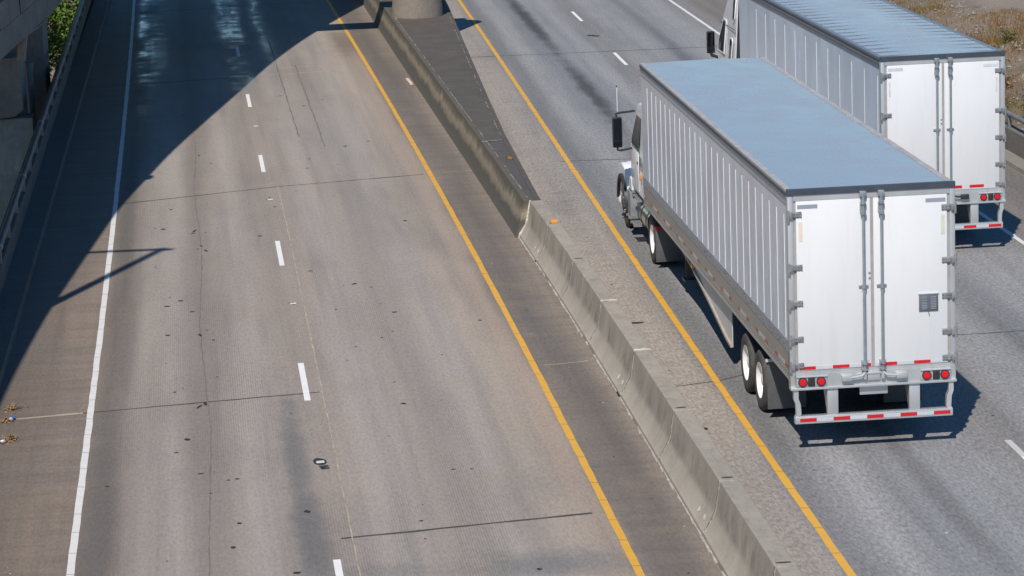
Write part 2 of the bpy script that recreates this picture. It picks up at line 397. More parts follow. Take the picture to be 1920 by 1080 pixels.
def right_extra(bm, mats):
    mats += [M_CRACK, M_CRACK2, M_TAR, M_LITTER]
    crack_line(bm, [(-2.9, 51.9), (5.85, 51.56), (8.7, 51.4)], 0.07, 0.003, 1)
    crack_line(bm, [(-1.59, 29.41), (0.2, 29.26), (8.7, 28.8)], 0.055, 0.003, 1)
    crack_line(bm, [(-3.1, 4.6), (-2.39, 4.76), (-1.6, 5.0), (1.5, 7.0), (3.13, 7.44), (8.7, 7.5)], 0.04, 0.003, 1)
    crack_line(bm, [(-2.6, 74), (9, 74)], 0.07, 0.003, 1)
    for k in range(150):
        y = random.uniform(-8, 50); x = random.uniform(-2.9, -1.9) if k % 2 else random.uniform(-1.5, 8)
        s = random.uniform(0.008, 0.03); n = 7
        f = bm.faces.new([bm.verts.new((x+s*random.uniform(.7, 1.1)*math.cos(2*math.pi*i/n), y+1.3*s*random.uniform(.7, 1.1)*math.sin(2*math.pi*i/n), 0.004)) for i in range(n)])
        f.material_index = random.choice([3, 4, 2])
    for dx, dy in ((0, 0), (0.16, -0.25)):
        f = bm.faces.new([bm.verts.new((2.5+dx+0.14*math.cos(2*math.pi*i/9), 56.4+dy+0.18*math.sin(2*math.pi*i/9), 0.004)) for i in range(9)]); f.material_index = 3
    f = bm.faces.new([bm.verts.new((-2.36+0.06*math.cos(2*math.pi*i/9), 1.8+0.09*math.sin(2*math.pi*i/9), 0.004)) for i in range(9)]); f.material_index = 3

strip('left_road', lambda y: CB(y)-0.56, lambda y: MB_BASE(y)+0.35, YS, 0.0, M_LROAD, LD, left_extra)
strip('right_road', lambda y: MB_BASE(y)+0.35, lambda y: RW(y)+2.75, YS, 0.0, M_RROAD, RY, right_extra)
YF = [-60+0.5*k for k in range(480)]
jt = lambda a=0.006: random.uniform(-a, a)
strip('yellow_edge_line', lambda y: LY(y)-0.06+jt(), lambda y: LY(y)+0.055+jt(), YF, 0.0045, M_YEL, LY)
strip('yellow_edge_line', lambda y: RY(y)-0.06+jt(), lambda y: RY(y)+0.06+jt(), YF, 0.0045, M_YEL, RY)
strip('white_edge_line', lambda y: LW(y)-0.055+jt(), lambda y: LW(y)+0.055+jt(), YF, 0.0045, M_WHT, LW)
strip('white_edge_line', lambda y: RW(y)-0.06+jt(), lambda y: RW(y)+0.06+jt(), YF, 0.0045, M_WHT, RW)
for y0 in [-16.4+12.26*k for k in range(0, 12)]:
    y0_ = {1: -4.16, 2: 8.17, 3: 20.4, 4: 33.0, 5: 45.32, 6: 58.0, 7: 71.3}.get(round((y0+16.4)/12.26), y0)
    strip('lane_dash', lambda y: LD(y)-0.05, lambda y: LD(y)+0.055, [y0_-2.9, y0_-2.0, y0_-1, y0_], 0.0045, M_WHT2, LD)
for y1 in [-13.1+12.9*k for k in range(0, 10)]:
    y1_ = {1: 0.0, 4: 38.3, 5: 51.23, 6: 64.2}.get(round((y1+13.1)/12.9), y1)
    strip('lane_dash', lambda y: RD(y)-0.055, lambda y: RD(y)+0.055, [y1_-3.3, y1_-2, y1_-1, y1_], 0.0045, M_WHT2, RD)

# ------------------------------------------------------------------ terrain: low ground left of the viaduct, bank on the right
def ground_mat():
    g = G('dry_bank_soil'); o = g.obj()
    n = g.noise(o, 0.35, 6, 0.65); n2 = g.noise(o, 3.0, 6, 0.75); n3 = g.noise(o, 14, 4, 0.8)
    c = g.ramp(n, [(0.35, (0.17, 0.125, 0.08)), (0.5, (0.23, 0.18, 0.13)), (0.68, (0.28, 0.245, 0.21))])
    c = g.mix(g.map(n2, 0.5, 0.7, 0, 0.6), c, (0.13, 0.105, 0.06))
    c = g.mix(g.map(n3, 0.58, 0.72, 0, 0.7), c, (0.42, 0.38, 0.34))
    X, Y, Z = g.sep(o)
    pth = g.map(g.math('ADD', g.math('ADD', X, g.math('MULTIPLY', g.math('SUBTRACT', Y, 50), 0.05)), g.math('MULTIPLY', n, 1.2)), 15.0, 15.8)
    c = g.mix(g.math('MULTIPLY', pth, 0.85), c, (0.30, 0.245, 0.20))
    g.bump(g.math('ADD', n2, n3), 0.8, 0.08)
    return g.out(Base_Color=c, Roughness=0.95)
M_SOIL = ground_mat()
def terrain_z(x, y):
    if x < -13.29: return -5.2
    if x < 9.45: return -0.35
    if x < 9.75: return -0.35+(x-9.45)/0.3*0.75
    t = min(x-9.75, 60)
    z = 0.4+0.16*t if t < 5.5 else 1.28+0.05*(t-5.5)
    return z+0.10*math.sin(x*1.7+y*0.6)+0.07*math.sin(y*1.3-x)
xs = [-1500, -300, -80, -30, -13.3, -13.2, 9.4, 9.75]+[9.75+0.5*k for k in range(1, 24)]+[24, 30, 45, 80, 300, 1500]
ysT = [-1500, -300, -100, -60]+[-50+1.0*k for k in range(0, 150)]+[110, 150, 300, 700, 1500]
m = MB(); vv = [[m.bm.verts.new((x, y, terrain_z(x, y)+(random.uniform(-0.04, 0.04) if x > 9.8 else 0))) for x in xs] for y in ysT]
for j in range(len(ysT)-1):
    for i in range(len(xs)-1): m.bm.faces.new((vv[j][i], vv[j][i+1], vv[j+1][i+1], vv[j+1][i])).smooth = True
struct(m.build('terrain', M_SOIL))

# ------------------------------------------------------------------ concrete materials
def concrete(name, col, dark, k=0.5, sc=1.0, streak=True, rough=0.85, bump=0.35, light=None, lightk=0.4):
    g = G(name); o = g.obj()
    n = g.noise(o, 0.9*sc, 6, 0.65, 0.2); n2 = g.noise(o, 7*sc, 5, 0.7); n3 = g.noise(o, 45, 4, 0.75)
    c = g.mix(g.map(n, 0.38, 0.7, 0, k), col, dark)
    if streak:
        s_ = g.noise(g.scale(o, (5, 5, 0.35)), 1.3, 5, 0.65)
        c = g.mix(g.map(s_, 0.5, 0.7, 0, k*0.8), c, dark)
    if light:
        l_ = g.noise(g.scale(o, (3, 3, 0.6)), 1.0, 5, 0.7, 0.5)
        c = g.mix(g.map(l_, 0.56, 0.7, 0, lightk), c, light)
    c = g.mix(1.0, c, g.ramp(n2, [(0.3, (0.86, 0.86, 0.86)), (0.7, (1.12, 1.12, 1.12))]), 'MULTIPLY')
    c = g.mix(1.0, c, g.ramp(n3, [(0.25, (0.8, 0.8, 0.8)), (0.75, (1.2, 1.2, 1.2))]), 'MULTIPLY')
    g.bump(g.math('ADD', n3, n2), bump, 0.012)
    return g.out(Base_Color=c, Roughness=rough)
def jersey_mat():
    g = G('barrier_concrete'); o = g.obj(); X, Y, Z = g.sep(o)
    n = g.noise(o, 1.1, 6, 0.65, 0.2); n3 = g.noise(o, 45, 4, 0.75)
    c = g.mix(g.map(n, 0.38, 0.7, 0, 0.45), (0.365, 0.325, 0.27), (0.25, 0.222, 0.185))
    sm = g.noise(g.scale(o, (1, 1.3, 0.9)), 1.4, 6, 0.7, 0.6)        # tyre and soot smudges low on the upright face
    zone = g.math('MULTIPLY', g.map(Z, 0.30, 0.40, 0, 1), g.map(Z, 0.5, 0.82, 1, 0.15))
    c = g.mix(g.math('MULTIPLY', zone, g.map(sm, 0.42, 0.66, 0, 0.85)), c, (0.15, 0.135, 0.115))
    st = g.noise(g.scale(o, (4, 4, 0.3)), 1.6, 5, 0.65)
    c = g.mix(g.math('MULTIPLY', g.map(Z, 0.2, 0.35, 0, 1), g.map(st, 0.5, 0.72, 0, 0.45)), c, (0.19, 0.17, 0.145))
    tp = g.noise(g.scale(o, (5, 1.2, 1)), 1.6, 5, 0.7)
    c = g.mix(g.math('MULTIPLY', g.map(Z, 0.79, 0.808, 0, 1), g.map(tp, 0.5, 0.7, 0, 0.6)), c, (0.22, 0.20, 0.175))
    c = g.mix(g.math('MULTIPLY', g.map(Z, 0.36, 0.30, 0, 1), g.map(n, 0.6, 0.4, 0, 0.5)), c, (0.43, 0.385, 0.315))  # paler foot: the sun its slope catches is put into the colour
    c = g.mix(1.0, c, g.ramp(n3, [(0.25, (0.84, 0.84, 0.84)), (0.75, (1.16, 1.16, 1.16))]), 'MULTIPLY')
    g.bump(n3, 0.35, 0.012)
    return g.out(Base_Color=c, Roughness=0.85)
M_JERSEY = jersey_mat()
M_PIER = concrete('pier_concrete', (0.27, 0.235, 0.195), (0.19, 0.165, 0.14), 0.6, 1.0)
M_ISTOP = concrete('aggregate_median_top', (0.108, 0.093, 0.08), (0.062, 0.054, 0.047), 0.7, 1.3, False, bump=0.9, light=(0.15, 0.13, 0.11), lightk=0.35)
M_ISTIP = concrete('dark_median_tip', (0.095, 0.088, 0.082), (0.065, 0.06, 0.056), 0.6, 1.2, False)
M_DECK = concrete('viaduct_concrete', (0.27, 0.25, 0.235), (0.14, 0.13, 0.12), 0.6, 0.8)
M_MORTAR = plain('pale_mortar', (0.36, 0.32, 0.27), 0.9, sc=9, var=0.35, grime=(0.2, 0.17, 0.14), gsc=5, gamt=0.9)
M_JOINT = plain('stained_joint_filler', (0.40, 0.36, 0.31), 0.9, sc=12, var=0.5, grime=(0.06, 0.05, 0.04), gsc=9, gamt=0.9)
M_GROUT = plain('grey_grout', (0.42, 0.39, 0.34), 0.9, sc=5, var=0.35)
M_PATCH = plain('white_patch_mortar', (0.62, 0.58, 0.52), 0.85, sc=14, var=0.35, grime=(0.25, 0.22, 0.18), gsc=7, gamt=0.9)
M_SLOT = plain('dark_slot', (0.05, 0.045, 0.04), 0.9)
M_AMBER = plain('amber_plastic', (0.85, 0.33, 0.02), 0.35)
M_PIPE = plain('painted_steel_pipe', (0.22, 0.235, 0.25), 0.5, 0.2, grime=(0.10, 0.08, 0.07))
M_STEEL = plain('weathered_girder_steel', (0.22, 0.235, 0.24), 0.6, 0.1, grime=(0.11, 0.09, 0.075), gsc=0.8)
M_RUST = plain('rusty_steel', (0.16, 0.10, 0.07), 0.8)

def wall_face_mat():
    """old median wall: damp dark foot, a ragged pale band where dirt has run, dark top"""
    g = G('stained_median_wall'); o = g.obj(); X, Y, Z = g.sep(o)
    n = g.noise(g.scale(o, (1, 0.55, 1)), 1.0, 6, 0.7, 0.3)
    nf = g.noise(g.scale(o, (1, 3.5, 0.6)), 1.5, 6, 0.75)
    zc = g.math('ADD', Z, g.math('ADD', g.math('MULTIPLY', g.math('SUBTRACT', n, 0.5), 0.5), g.math('MULTIPLY', g.math('SUBTRACT', nf, 0.5), 0.45)))
    c = g.ramp(g.map(zc, 0.0, 0.85), [(0.0, (0.115, 0.105, 0.092)), (0.36, (0.095, 0.09, 0.078)), (0.46, (0.24, 0.205, 0.145)), (0.6, (0.31, 0.27, 0.195)), (0.72, (0.17, 0.147, 0.105)), (0.86, (0.095, 0.085, 0.066)), (1, (0.12, 0.104, 0.083))])
    c = g.mix(g.map(nf, 0.45, 0.72, 0, 0.65), c, (0.10, 0.092, 0.075))
    n3 = g.noise(o, 40, 4, 0.75)
    c = g.mix(1.0, c, g.ramp(n3, [(0.25, (0.75, 0.75, 0.75)), (0.75, (1.25, 1.25, 1.25))]), 'MULTIPLY')
    g.bump(n3, 0.4, 0.012)
    return g.out(Base_Color=c, Roughness=0.85)
M_WALLF = wall_face_mat()

# ------------------------------------------------------------------ median island
TL = lambda y: MB_BASE(y)+0.21
TRc = [(18.4, -3.1), (19.6, -3.12), (29.2, -2.98), (35.9, -2.80), (47.5, -2.46), (56.9, -2.18), (62, -2.04), (200, -2.0)]
TR = lambda y: lerp_path(TRc, [y])[0]
island = thing('median_island', 'long dark raised concrete median with stained side wall that widens toward the round pier', 'median', (0, 0, 0))
ysI = [19.25]+[20+0.75*k for k in range(0, 70)]+[75, 90, 120, 170]
m = MB()
for prof in ([(0, 0), (0.03, 0.09), (0.10, 0.33), (0.21, 0.81), (0.33, 0.81), (0.33, 0)],):
    m.sweep(prof, [(MB_BASE(y), y) for y in ysI])
m.build('side_wall', M_WALLF, island)
m = MB()
def top_sheet(ya, yb, z, mat_i):
    ys = [y for y in ysI if ya < y < yb]; ys = [ya]+ys+[yb]
    L = [m.bm.verts.new((TL(y)+0.12, y, z)) for y in ys]; Rr = [m.bm.verts.new((TR(y)-0.13, y, z)) for y in ys]
    L0 = [m.bm.verts.new((TL(y)+0.12, y, 0)) for y in ys]; R0 = [m.bm.verts.new((TR(y)-0.13, y, 0)) for y in ys]
    for i in range(len(ys)-1):
        for q in ((L[i], Rr[i], Rr[i+1], L[i+1]),): m.bm.faces.new(q).material_index = mat_i
    m.bm.faces.new((L[0], Rr[0], R0[0], L0[0]))
top_sheet(19.3, 28.1, 0.80, 1); top_sheet(28.14, 170, 0.802, 0)
m.build('top_slab', [M_ISTOP, M_ISTIP], island)
m = MB(); m.sweep([(-0.13, 0), (-0.13, 0.815), (0.0, 0.80), (0.04, 0)], [(TR(y), y) for y in ysI]); m.build('kerb', M_ISTOP, island)
m = MB()
def ragged(fx, ya, yb, wid, z, gap):
    y = ya
    while y < yb:
        d = random.uniform(0.12, 0.5)
        if random.random() > gap:
            x = fx(y)+random.uniform(-0.01, 0.015); ww = wid*random.uniform(0.15, 0.8)
            m.face([(x-ww, y, z), (x+ww*random.uniform(.5, 1.2), y+random.uniform(-.03, .03), z), (fx(y+d)+ww*random.uniform(.4, 1), y+d, z), (fx(y+d)-ww, y+d, z)])
        y += d
ragged(lambda y: TL(y)+0.125, 19.6, 57, 0.018, 0.8145, 0.4); ragged(lambda y: TR(y)-0.135, 29, 60, 0.016, 0.8185, 0.45)
m.face([(TL(28.1)+0.0, 28.05, 0.814), (TR(28.2)-0.14, 28.2, 0.814), (TR(28.2)-0.14, 28.25, 0.814), (TL(28.1), 28.13, 0.814)])
m.build('mortar_joint', M_MORTAR, island)['kind'] = 'stuff'

# ------------------------------------------------------------------ jersey barrier, one segment per joint
JT = [19.25, 16.23, 12.24, 8.25, 4.12, -0.09, -4.23, -8.35, -12.5, -16.6]
seglab = ['concrete barrier segment that meets the dark median wall, amber reflector on top', 'concrete barrier segment with a vertical hairline crack, second from the dark median wall',
          'concrete barrier segment whose top joint at its near end is chipped white', 'concrete barrier segment lying between the two white chipped top joints', 'concrete barrier segment beside the trailer tandem wheels, chipped white at its far end only',
          'concrete barrier segment level with the near trailer rear guard, white flecks on its foot', 'smudged concrete barrier segment just nearer than the trailer rear, dark slots at both top ends',
          'concrete barrier segment at the bottom edge of the photo', 'concrete barrier segment just below the frame', ]
JP = [(0, 0), (0.0, 0.075), (0.035, 0.10), (0.15, 0.30), (0.19, 0.39), (0.255, 0.81), (0.53, 0.81), (0.6, 0.39), (0.64, 0.30), (0.755, 0.10), (0.79, 0.075), (0.79, 0)]
TLJ = cubic([(-20, -3.03), (-8.35, -3.05), (-4.2, -3.1), (-0.1, -3.15), (4.1, -3.17), (8.25, -3.19), (12.2, -3.21), (16.2, -3.27), (19.4, -3.40)])
for i in range(8):
    ya, yb = JT[i], JT[i+1]
    m = MB(); t = 0.012
    ysj = [ya-t-(ya-yb-2*t)*k/6 for k in range(7)]
    m.sweep(JP, [(TLJ(y)-0.255, y) for y in ysj][::-1])
    o = m.build('barrier_segment', M_JERSEY, None, bevel=0.012)
    tag(o, seglab[i], 'barrier', 'concrete barrier segments in the median row')
    c = MB(); x0 = TLJ(yb)
    if i in (0, 1, 4, 5, 6):      # dark lifting slot at the joint
        c.blob(x0+0.13, yb+0.16, 0.8135, 0.10, 0.035, 10); c.build('top_slot', M_SLOT, o)
    if i in (2, 3):
        c.prism([(x0-0.015, yb+0.02), (x0+0.02, yb+0.14), (x0+0.10, yb+0.09), (x0+0.17, yb+0.15), (x0+0.285, yb+0.10), (x0+0.285, yb+0.01), (x0+0.15, yb+0.03)], 0.80, 0.816, 'z')
        c.build('chipped_corner', M_PATCH, o)
    if i in (0, 5, 3):            # white spalls on the foot
        for (u, k) in ((yb+0.35, 0.10), (yb+0.8, 0.07)):
            bx = TLJ(u)-0.255
            pts = []
            for a in range(8):
                tt = 2*math.pi*a/8; q = random.uniform(.5, 1.2); zz = 0.19+0.05*q*math.sin(tt); pts.append((bx+0.035+(zz-0.10)*0.115/0.2-0.004, u+k*q*math.cos(tt), zz+0.003))
            c2 = MB(); c2.face(pts); c2.build('white_spall', M_PATCH, o)
    if i == 0:
        c = MB(); c.box(x0-0.0+0.09, x0+0.23, 15.6-0.10+0.85, 15.6+0.12+0.85, 0.812, 0.86, bev=0.01); c.build('reflector', M_AMBER, o)
        c.bm if False else None
        c = MB(); c.sweep([(-0.012, 0), (-0.012, 0.09), (0.14, 0.31), (0.245, 0.816), (0.28, 0.816), (0.2, 0.3), (0.1, 0)], [(TLJ(ya)-0.257, ya-0.05), (TLJ(ya)-0.257, ya+0.01)]); c.build('joint_mortar', M_PATCH, o)
    c = MB(); wb = random.uniform(0.012, 0.022)
    c.sweep([(p[0]-0.006, p[1]) for p in JP[1:6]]+[(0.27, 0.8135), (0.52, 0.8135), (0.52, 0.6), (0.28, 0.6), (0.2, 0.2), (0.1, 0.05)], [(TLJ(yb)-0.255, yb-wb), (TLJ(yb)-0.255, yb+wb)])
    c.build('joint_filler', M_JOINT, o)
    c = MB(); c.sweep([(p[0]-0.008, p[1]) for p in JP[2:6]]+[(0.28, 0.6), (0.2, 0.2), (0.1, 0.09)], [(TLJ(yb)-0.255, yb+wb), (TLJ(yb)-0.255, yb+wb+0.016)]); c.build('joint_crack', M_SLOT, o)
    # pale bead of grout along the foot
    c = MB()
    y = yb+0.05
    while y < ya-0.1:
        d = random.uniform(0.2, 0.6); bx = TLJ(y)-0.255
        if random.random() > 0.15:
            c.prism([(bx-0.035*random.uniform(.5, 1.2), y), (bx+0.01, y), (TLJ(y+d)-0.245, y+d), (TLJ(y+d)-0.255-0.03*random.uniform(.3, 1.2), y+d)], 0.0, 0.022, 'z')
        y += d
    c.build('grout_bead', M_GROUT, o)['kind'] = 'stuff'

# ------------------------------------------------------------------ round pier on the median with its outrigger beam
pier = thing('bridge_pier', 'round concrete pier standing on the dark median', 'pier', (-3.36, 57.85, 0.8))
m = MB()
rings = []
def vcyl(m, r0, r1, z0, z1, seg=48, cx=0, cy=0): m.cyl((cx, cy, z0), (cx, cy, z1), r0, r1, seg)
vcyl(m, 0.86, 0.86, 0.02, 5.2); m.build('shaft', M_PIER, pier)
m = MB(); vcyl(m, 0.885, 0.872, -0.05, 0.40); m.build('footing_collar', M_PIER, pier)
m = MB(); m.box(-17.9, 0.12, -0.72, 0.72, 5.2, 6.1, bev=0.03); m.build('outrigger_beam', M_DECK, pier)
m = MB(); vcyl(m, 0.8, 0.8, -6, 5.2, 32, -17.0, 0); m.build('far_column', M_PIER, pier)

# ------------------------------------------------------------------ upper viaduct (casts the large curved shadow)
HTOP = 9.3
edge_sh = [(-4.25, 71.87), (-6.65, 62.28), (-8.33, 54.03), (-9.77, 45.08), (-11.32, 35.28), (-11.97, 30.32), (-12.55, 25.49), (-13.1, 18.93), (-13.5, 13.73), (-13.73, 9.52), (-13.85, 6.44)]
P = [(x-0.29*HTOP, y-0.76*HTOP) for x, y in edge_sh]
P = [(3.0, 95), (-1.2, 82), (-4.4, 73)]+P+[(-16.78, -8), (-16.9, -18), (-17.0, -32)]
def catmull(P, n=5):
    out = []
    for i in range(len(P)-1):
        p0 = P[max(i-1, 0)]; p1 = P[i]; p2 = P[i+1]; p3 = P[min(i+2, len(P)-1)]
        for k in range(n):
            t = k/n
            out.append(tuple(0.5*((2*p1[a])+(-p0[a]+p2[a])*t+(2*p0[a]-5*p1[a]+4*p2[a]-p3[a])*t*t+(-p0[a]+3*p1[a]-3*p2[a]+p3[a])*t**3) for a in (0, 1)))
    return out+[P[-1]]
PD = catmull(P)
vd = thing('overpass', 'curved concrete overpass whose shadow covers the left lanes', 'overpass', (0, 0, 0))
m = MB(); m.sweep([(0, 7.9), (0, 8.25), (11.9, 8.25), (11.9, 7.9)], PD, nrm=True, ); m.build('deck', M_DECK, vd)
for d0 in (0.0, 11.6):
    m = MB(); m.sweep([(d0, 8.25), (d0, HTOP), (d0+0.3, HTOP), (d0+0.3, 8.25)], PD, nrm=True); m.build('parapet', M_DECK, vd)
for d0 in (0.9, 4.2, 7.5, 10.6):
    m = MB(); m.sweep([(d0, 6.95), (d0, 7.9), (d0+0.5, 7.9), (d0+0.5, 6.95)], PD, nrm=True); m.build('girder', M_STEEL, vd)
m = MB(); m.box(-14.86, -14.62, 22.9, 23.3, 9.2, 9.55); m.build('shadow_notch_box', M_PIPE, vd)  # unseen box added on the parapet to cast the notch in the shadow
lamp = thing('street_lamp', 'tall overpass street lamp whose thin shadow falls over the white edge line', 'street lamp', (-16.5, 6.85, 9.3))
m = MB(); m.cyl((0, 0, 0), (0, 0, 8.3), 0.135, 0.11); m.build('pole', M_PIPE, lamp)
m = MB(); m.tube([(0.25, 0, 8.1), (0, 0, 8.2), (-1.2, 0.0, 8.3), (-2.4, 0.0, 8.32)], 0.10); m.build('arm', M_PIPE, lamp)
m = MB(); m.box(-3.0, -2.3, -0.14, 0.14, 8.25, 8.4, bev=0.04); m.build('lamp_head', M_PIPE, lamp)

# ------------------------------------------------------------------ left kerb and barrier with pipe rail
ysB = [y for y in range(-50, 161, 3)]
m = MB(); m.sweep([(0.0, 0), (-0.025, 0.13), (-0.62, 0.14), (-0.62, 0)], [(CB(y), y) for y in ysB]); o = m.build('shoulder_kerb', concrete('kerb_concrete_shaded', (0.13, 0.118, 0.105), (0.09, 0.08, 0.072), 0.5), None)  # darker copy of the sunlit kerb concrete, overpass shade put into its colour
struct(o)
M_DARKC = concrete('dark_barrier_concrete', (0.13, 0.12, 0.11), (0.07, 0.065, 0.06), 0.6); M_PIPED = plain('dark_pipe', (0.09, 0.094, 0.10), 0.55, 0.1, grime=(0.07, 0.06, 0.055))  # darker concrete and pipe tones for the left barrier
lb = thing('bridge_barrier', 'low shaded concrete barrier with a pipe rail along the left road edge', 'barrier', (0, 0, 0))
BA = lambda y: CB(y)-0.42-0.004*max(y, 0)
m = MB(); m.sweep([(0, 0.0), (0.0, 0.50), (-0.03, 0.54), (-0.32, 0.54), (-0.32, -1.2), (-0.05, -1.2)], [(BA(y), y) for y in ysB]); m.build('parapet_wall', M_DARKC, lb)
m = MB(); m.tube([(BA(y)-0.07, y, 0.86) for y in ysB], 0.075, 12); m.build('pipe_rail', M_PIPED, lb)
pm = MB(); pm.box(-0.05, 0.05, -0.06, 0.06, 0.5, 0.86, bev=0.01); pp = pm.build('rail_post', M_PIPE, lb); pp.location = (BA(-20)-0.07, -20, 0)
for k in range(1, 34):
    y = -20+3.05*k; q = pp.copy(); COL.objects.link(q); q.location = (BA(y)-0.07, y, 0)
    if k % 3 == 0:
        sl_ = MB(); sl_.cyl((BA(y)-0.07, y-0.12, 0.86), (BA(y)-0.07, y+0.12, 0.86), 0.085, seg=14); sl_.build('rail_sleeve', M_PIPE, lb)

# ------------------------------------------------------------------ lower ramp on the left: concrete edge over a steel plate girder
RP = [(-16.9, 18), (-16.35, 25), (-16.0, 32.5), (-15.72, 37.5), (-15.36, 44), (-15.15, 48), (-15.15, 54), (-16.0, 62), (-17.6, 70), (-20.0, 78), (-25, 90)]
ramp_t = thing('elevated_ramp', 'grey elevated ramp with concrete parapet over a steel plate girder at upper left', 'bridge', (0, 0, 0))
RPc = catmull(RP, 4)
flz = lambda y: 2.36-0.026*max(min(y, 56)-39, -6)
RPz = [(x, y, flz(y)) for x, y in RPc]
m = MB(); m.sweep([(0, 2.6), (-0.02, 3.3), (-0.35, 3.3), (-0.6, 2.6)], RPc, nrm=True); m.build('fascia', M_DECK, ramp_t)
m = MB(); m.sweep([(-0.035, 3.3), (-0.06, 4.0), (-0.32, 4.0), (-0.35, 3.3)], RPc, nrm=True); m.build('parapet', M_DECK, ramp_t)
m = MB(); m.sweep([(-0.6, 2.61), (-0.6, 2.9), (-5.3, 2.9), (-5.3, 2.61)], RPc, nrm=True); m.build('deck', M_DECK, ramp_t)
m = MB(); m.sweep([(-0.75, 0), (-0.75, 0.85), (-0.79, 0.85), (-0.79, 0)], RPz, nrm=True); m.build('girder_web', M_STEEL, ramp_t)
m = MB(); m.sweep([(-0.52, -0.05), (-0.52, 0.005), (-1.02, 0.005), (-1.02, -0.05)], RPz, nrm=True); m.build('bottom_flange', M_STEEL, ramp_t)
def on_path(Pc, y):
    for a, b in zip(Pc, Pc[1:]):
        lo, hi = (a, b) if a[1] < b[1] else (b, a)
        if lo[1] <= y <= hi[1]:
            t = (y-lo[1])/(hi[1]-lo[1]); return lo[0]+(hi[0]-lo[0])*t
    return Pc[0][0]
for k in range(14):
    y = 30+1.9*k; x = on_path(RPc, y)-0.75
    m = MB(); m.box(x-0.03, x+0.20, y-0.06, y+0.06, flz(y), 2.6); m.build('stiffener', M_STEEL, ramp_t)
for k in range(7):
    y = 27+4.3*k; x = on_path(RPc, y); x2 = on_path(RPc, y+0.05)
    m = MB(); m.box(x-0.05, x+0.012-0.035, y-0.02, y+0.02, 3.28, 4.005); m.build('panel_joint', M_SLOT, ramp_t)
bp = thing('bridge_bent', 'blocky concrete pier cap and broad shaft under the elevated ramp', 'pier', (-19.0, 44.6, 0))
M_BENT = concrete('bent_concrete', (0.30, 0.29, 0.28), (0.19, 0.18, 0.17), 0.5, 0.7)
M_BENT2 = concrete('pale_shaft_concrete', (0.48, 0.51, 0.50), (0.24, 0.26, 0.26), 0.75, 0.9, light=(0.78, 0.80, 0.78), lightk=0.5)  # paler than the cap: light bounced off the road is put into the colour
m = MB(); m.prism([(-3.2, 1.62), (2.98, 1.62), (2.98, 0.05), (2.7, -0.16), (1.8, -0.22), (-3.2, -0.22)], -0.7, 0.7, 'y'); m.build('pier_cap', M_BENT, bp, bevel=0.03)
m = MB(); m.box(-2.6, 3.2, -0.45, 0.6, -5.4, -0.225, bev=0.05); m.build('shaft', M_BENT2, bp)
m = MB(); m.cyl((2.98, 2.3, -5.2), (2.98, 2.3, 1.0), 0.11); m.cyl((2.98, 2.3, 0.95), (2.98, 2.3, 1.1), 0.14); m.build('drain_pipe', M_PIPE, bp)
b2 = thing('bridge_bent', 'dark wall pier behind the blocky pier cap, beside the green foliage', 'pier', (-19.3, 51.0, 0))
m = MB(); m.box(-2.6, 3.55, -0.7, 1.4, -5.4, 2.0, bev=0.05); m.build('shaft', M_DECK, b2)
m = MB(); m.cyl((-15.86, 42.0, 1.75), (-15.70, 42.0, 2.75), 0.13, seg=20); o = m.build('down_pipe', plain('buff_pipe', (0.34, 0.29, 0.25), 0.6), ramp_t)

# ------------------------------------------------------------------ foliage seen under the ramp
def leaf_mat(name, a, b):
    g = G(name); n = g.noise(g.obj(), 1.6, 3, 0.6)
    inf = g.n('ObjectInfo')
    c = g.mix(g.map(n, 0.35, 0.65), a, b)
    return g.out(Base_Color=c, Roughness=0.5, Specular_IOR_Level=0.35, Transmission_Weight=0.0)
M_LEAF = leaf_mat('broad_leaf', (0.045, 0.10, 0.012), (0.12, 0.21, 0.025)); M_BARK = plain('bark', (0.10, 0.075, 0.055), 0.9)
def tree(loc, r, h, label, nl, seed):
    rnd = random.Random(seed)
    t = thing('leafy_tree', label, 'tree', loc, 0, 'leafy trees below the viaduct')
    m = MB(); m.tube([(0, 0, 0), (0.1, 0.05, h*0.3), (0.05, 0.1, h*0.6)], 0.18, 8)
    for k in range(7):
        a = rnd.uniform(0, 6.28); m.tube([(0.08, 0.06, h*(0.25+0.05*k)), (math.cos(a)*r*0.4, math.sin(a)*r*0.4, h*(0.42+0.05*k)), (math.cos(a)*r*0.8, math.sin(a)*r*0.8, h*(0.5+0.06*k))], 0.05, 6)
    m.build('trunk', M_BARK, t)
    m = MB()
    cl = []
    for k in range(60):
        v = Vector((rnd.gauss(0, 1), rnd.gauss(0, 1), rnd.gauss(0, 1))).normalized()*rnd.uniform(0.55, 1.0)
        cl.append((Vector((v.x*r, v.y*r, h*0.62+v.z*h*0.42)), rnd.uniform(0.25, 0.55)*r*0.6))
    for k in range(nl):
        c, cr = rnd.choice(cl)
        p = c+Vector((rnd.gauss(0, .5), rnd.gauss(0, .5), rnd.gauss(0, .4)))*cr
        if p.z < 0.1: continue
        s = rnd.uniform(0.06, 0.13); e = Euler((rnd.uniform(-0.9, 0.9), rnd.uniform(-0.9, 0.9), rnd.uniform(0, 6.3))).to_matrix()
        m.face([p+e@Vector(q)*s for q in ((-0.9, 0, 0), (0, -0.5, 0.12), (1.0, 0, 0), (0, 0.5, 0.12))])
    m.build('crown', M_LEAF, t, norm=False)
    return t
tree((-18.6, 78, -5.2), 2.3, 5.6, 'bright green leafy tree nearest behind the dark wall pier', 7000, 1)
tree((-17.2, 85, -5.2), 2.5, 6.4, 'bright green leafy tree farther back, close under the pipe rail', 7000, 2)
tree((-20.2, 85, -5.2), 2.6, 5.6, 'leafy green tree mostly hidden by the dark wall pier', 5000, 3)

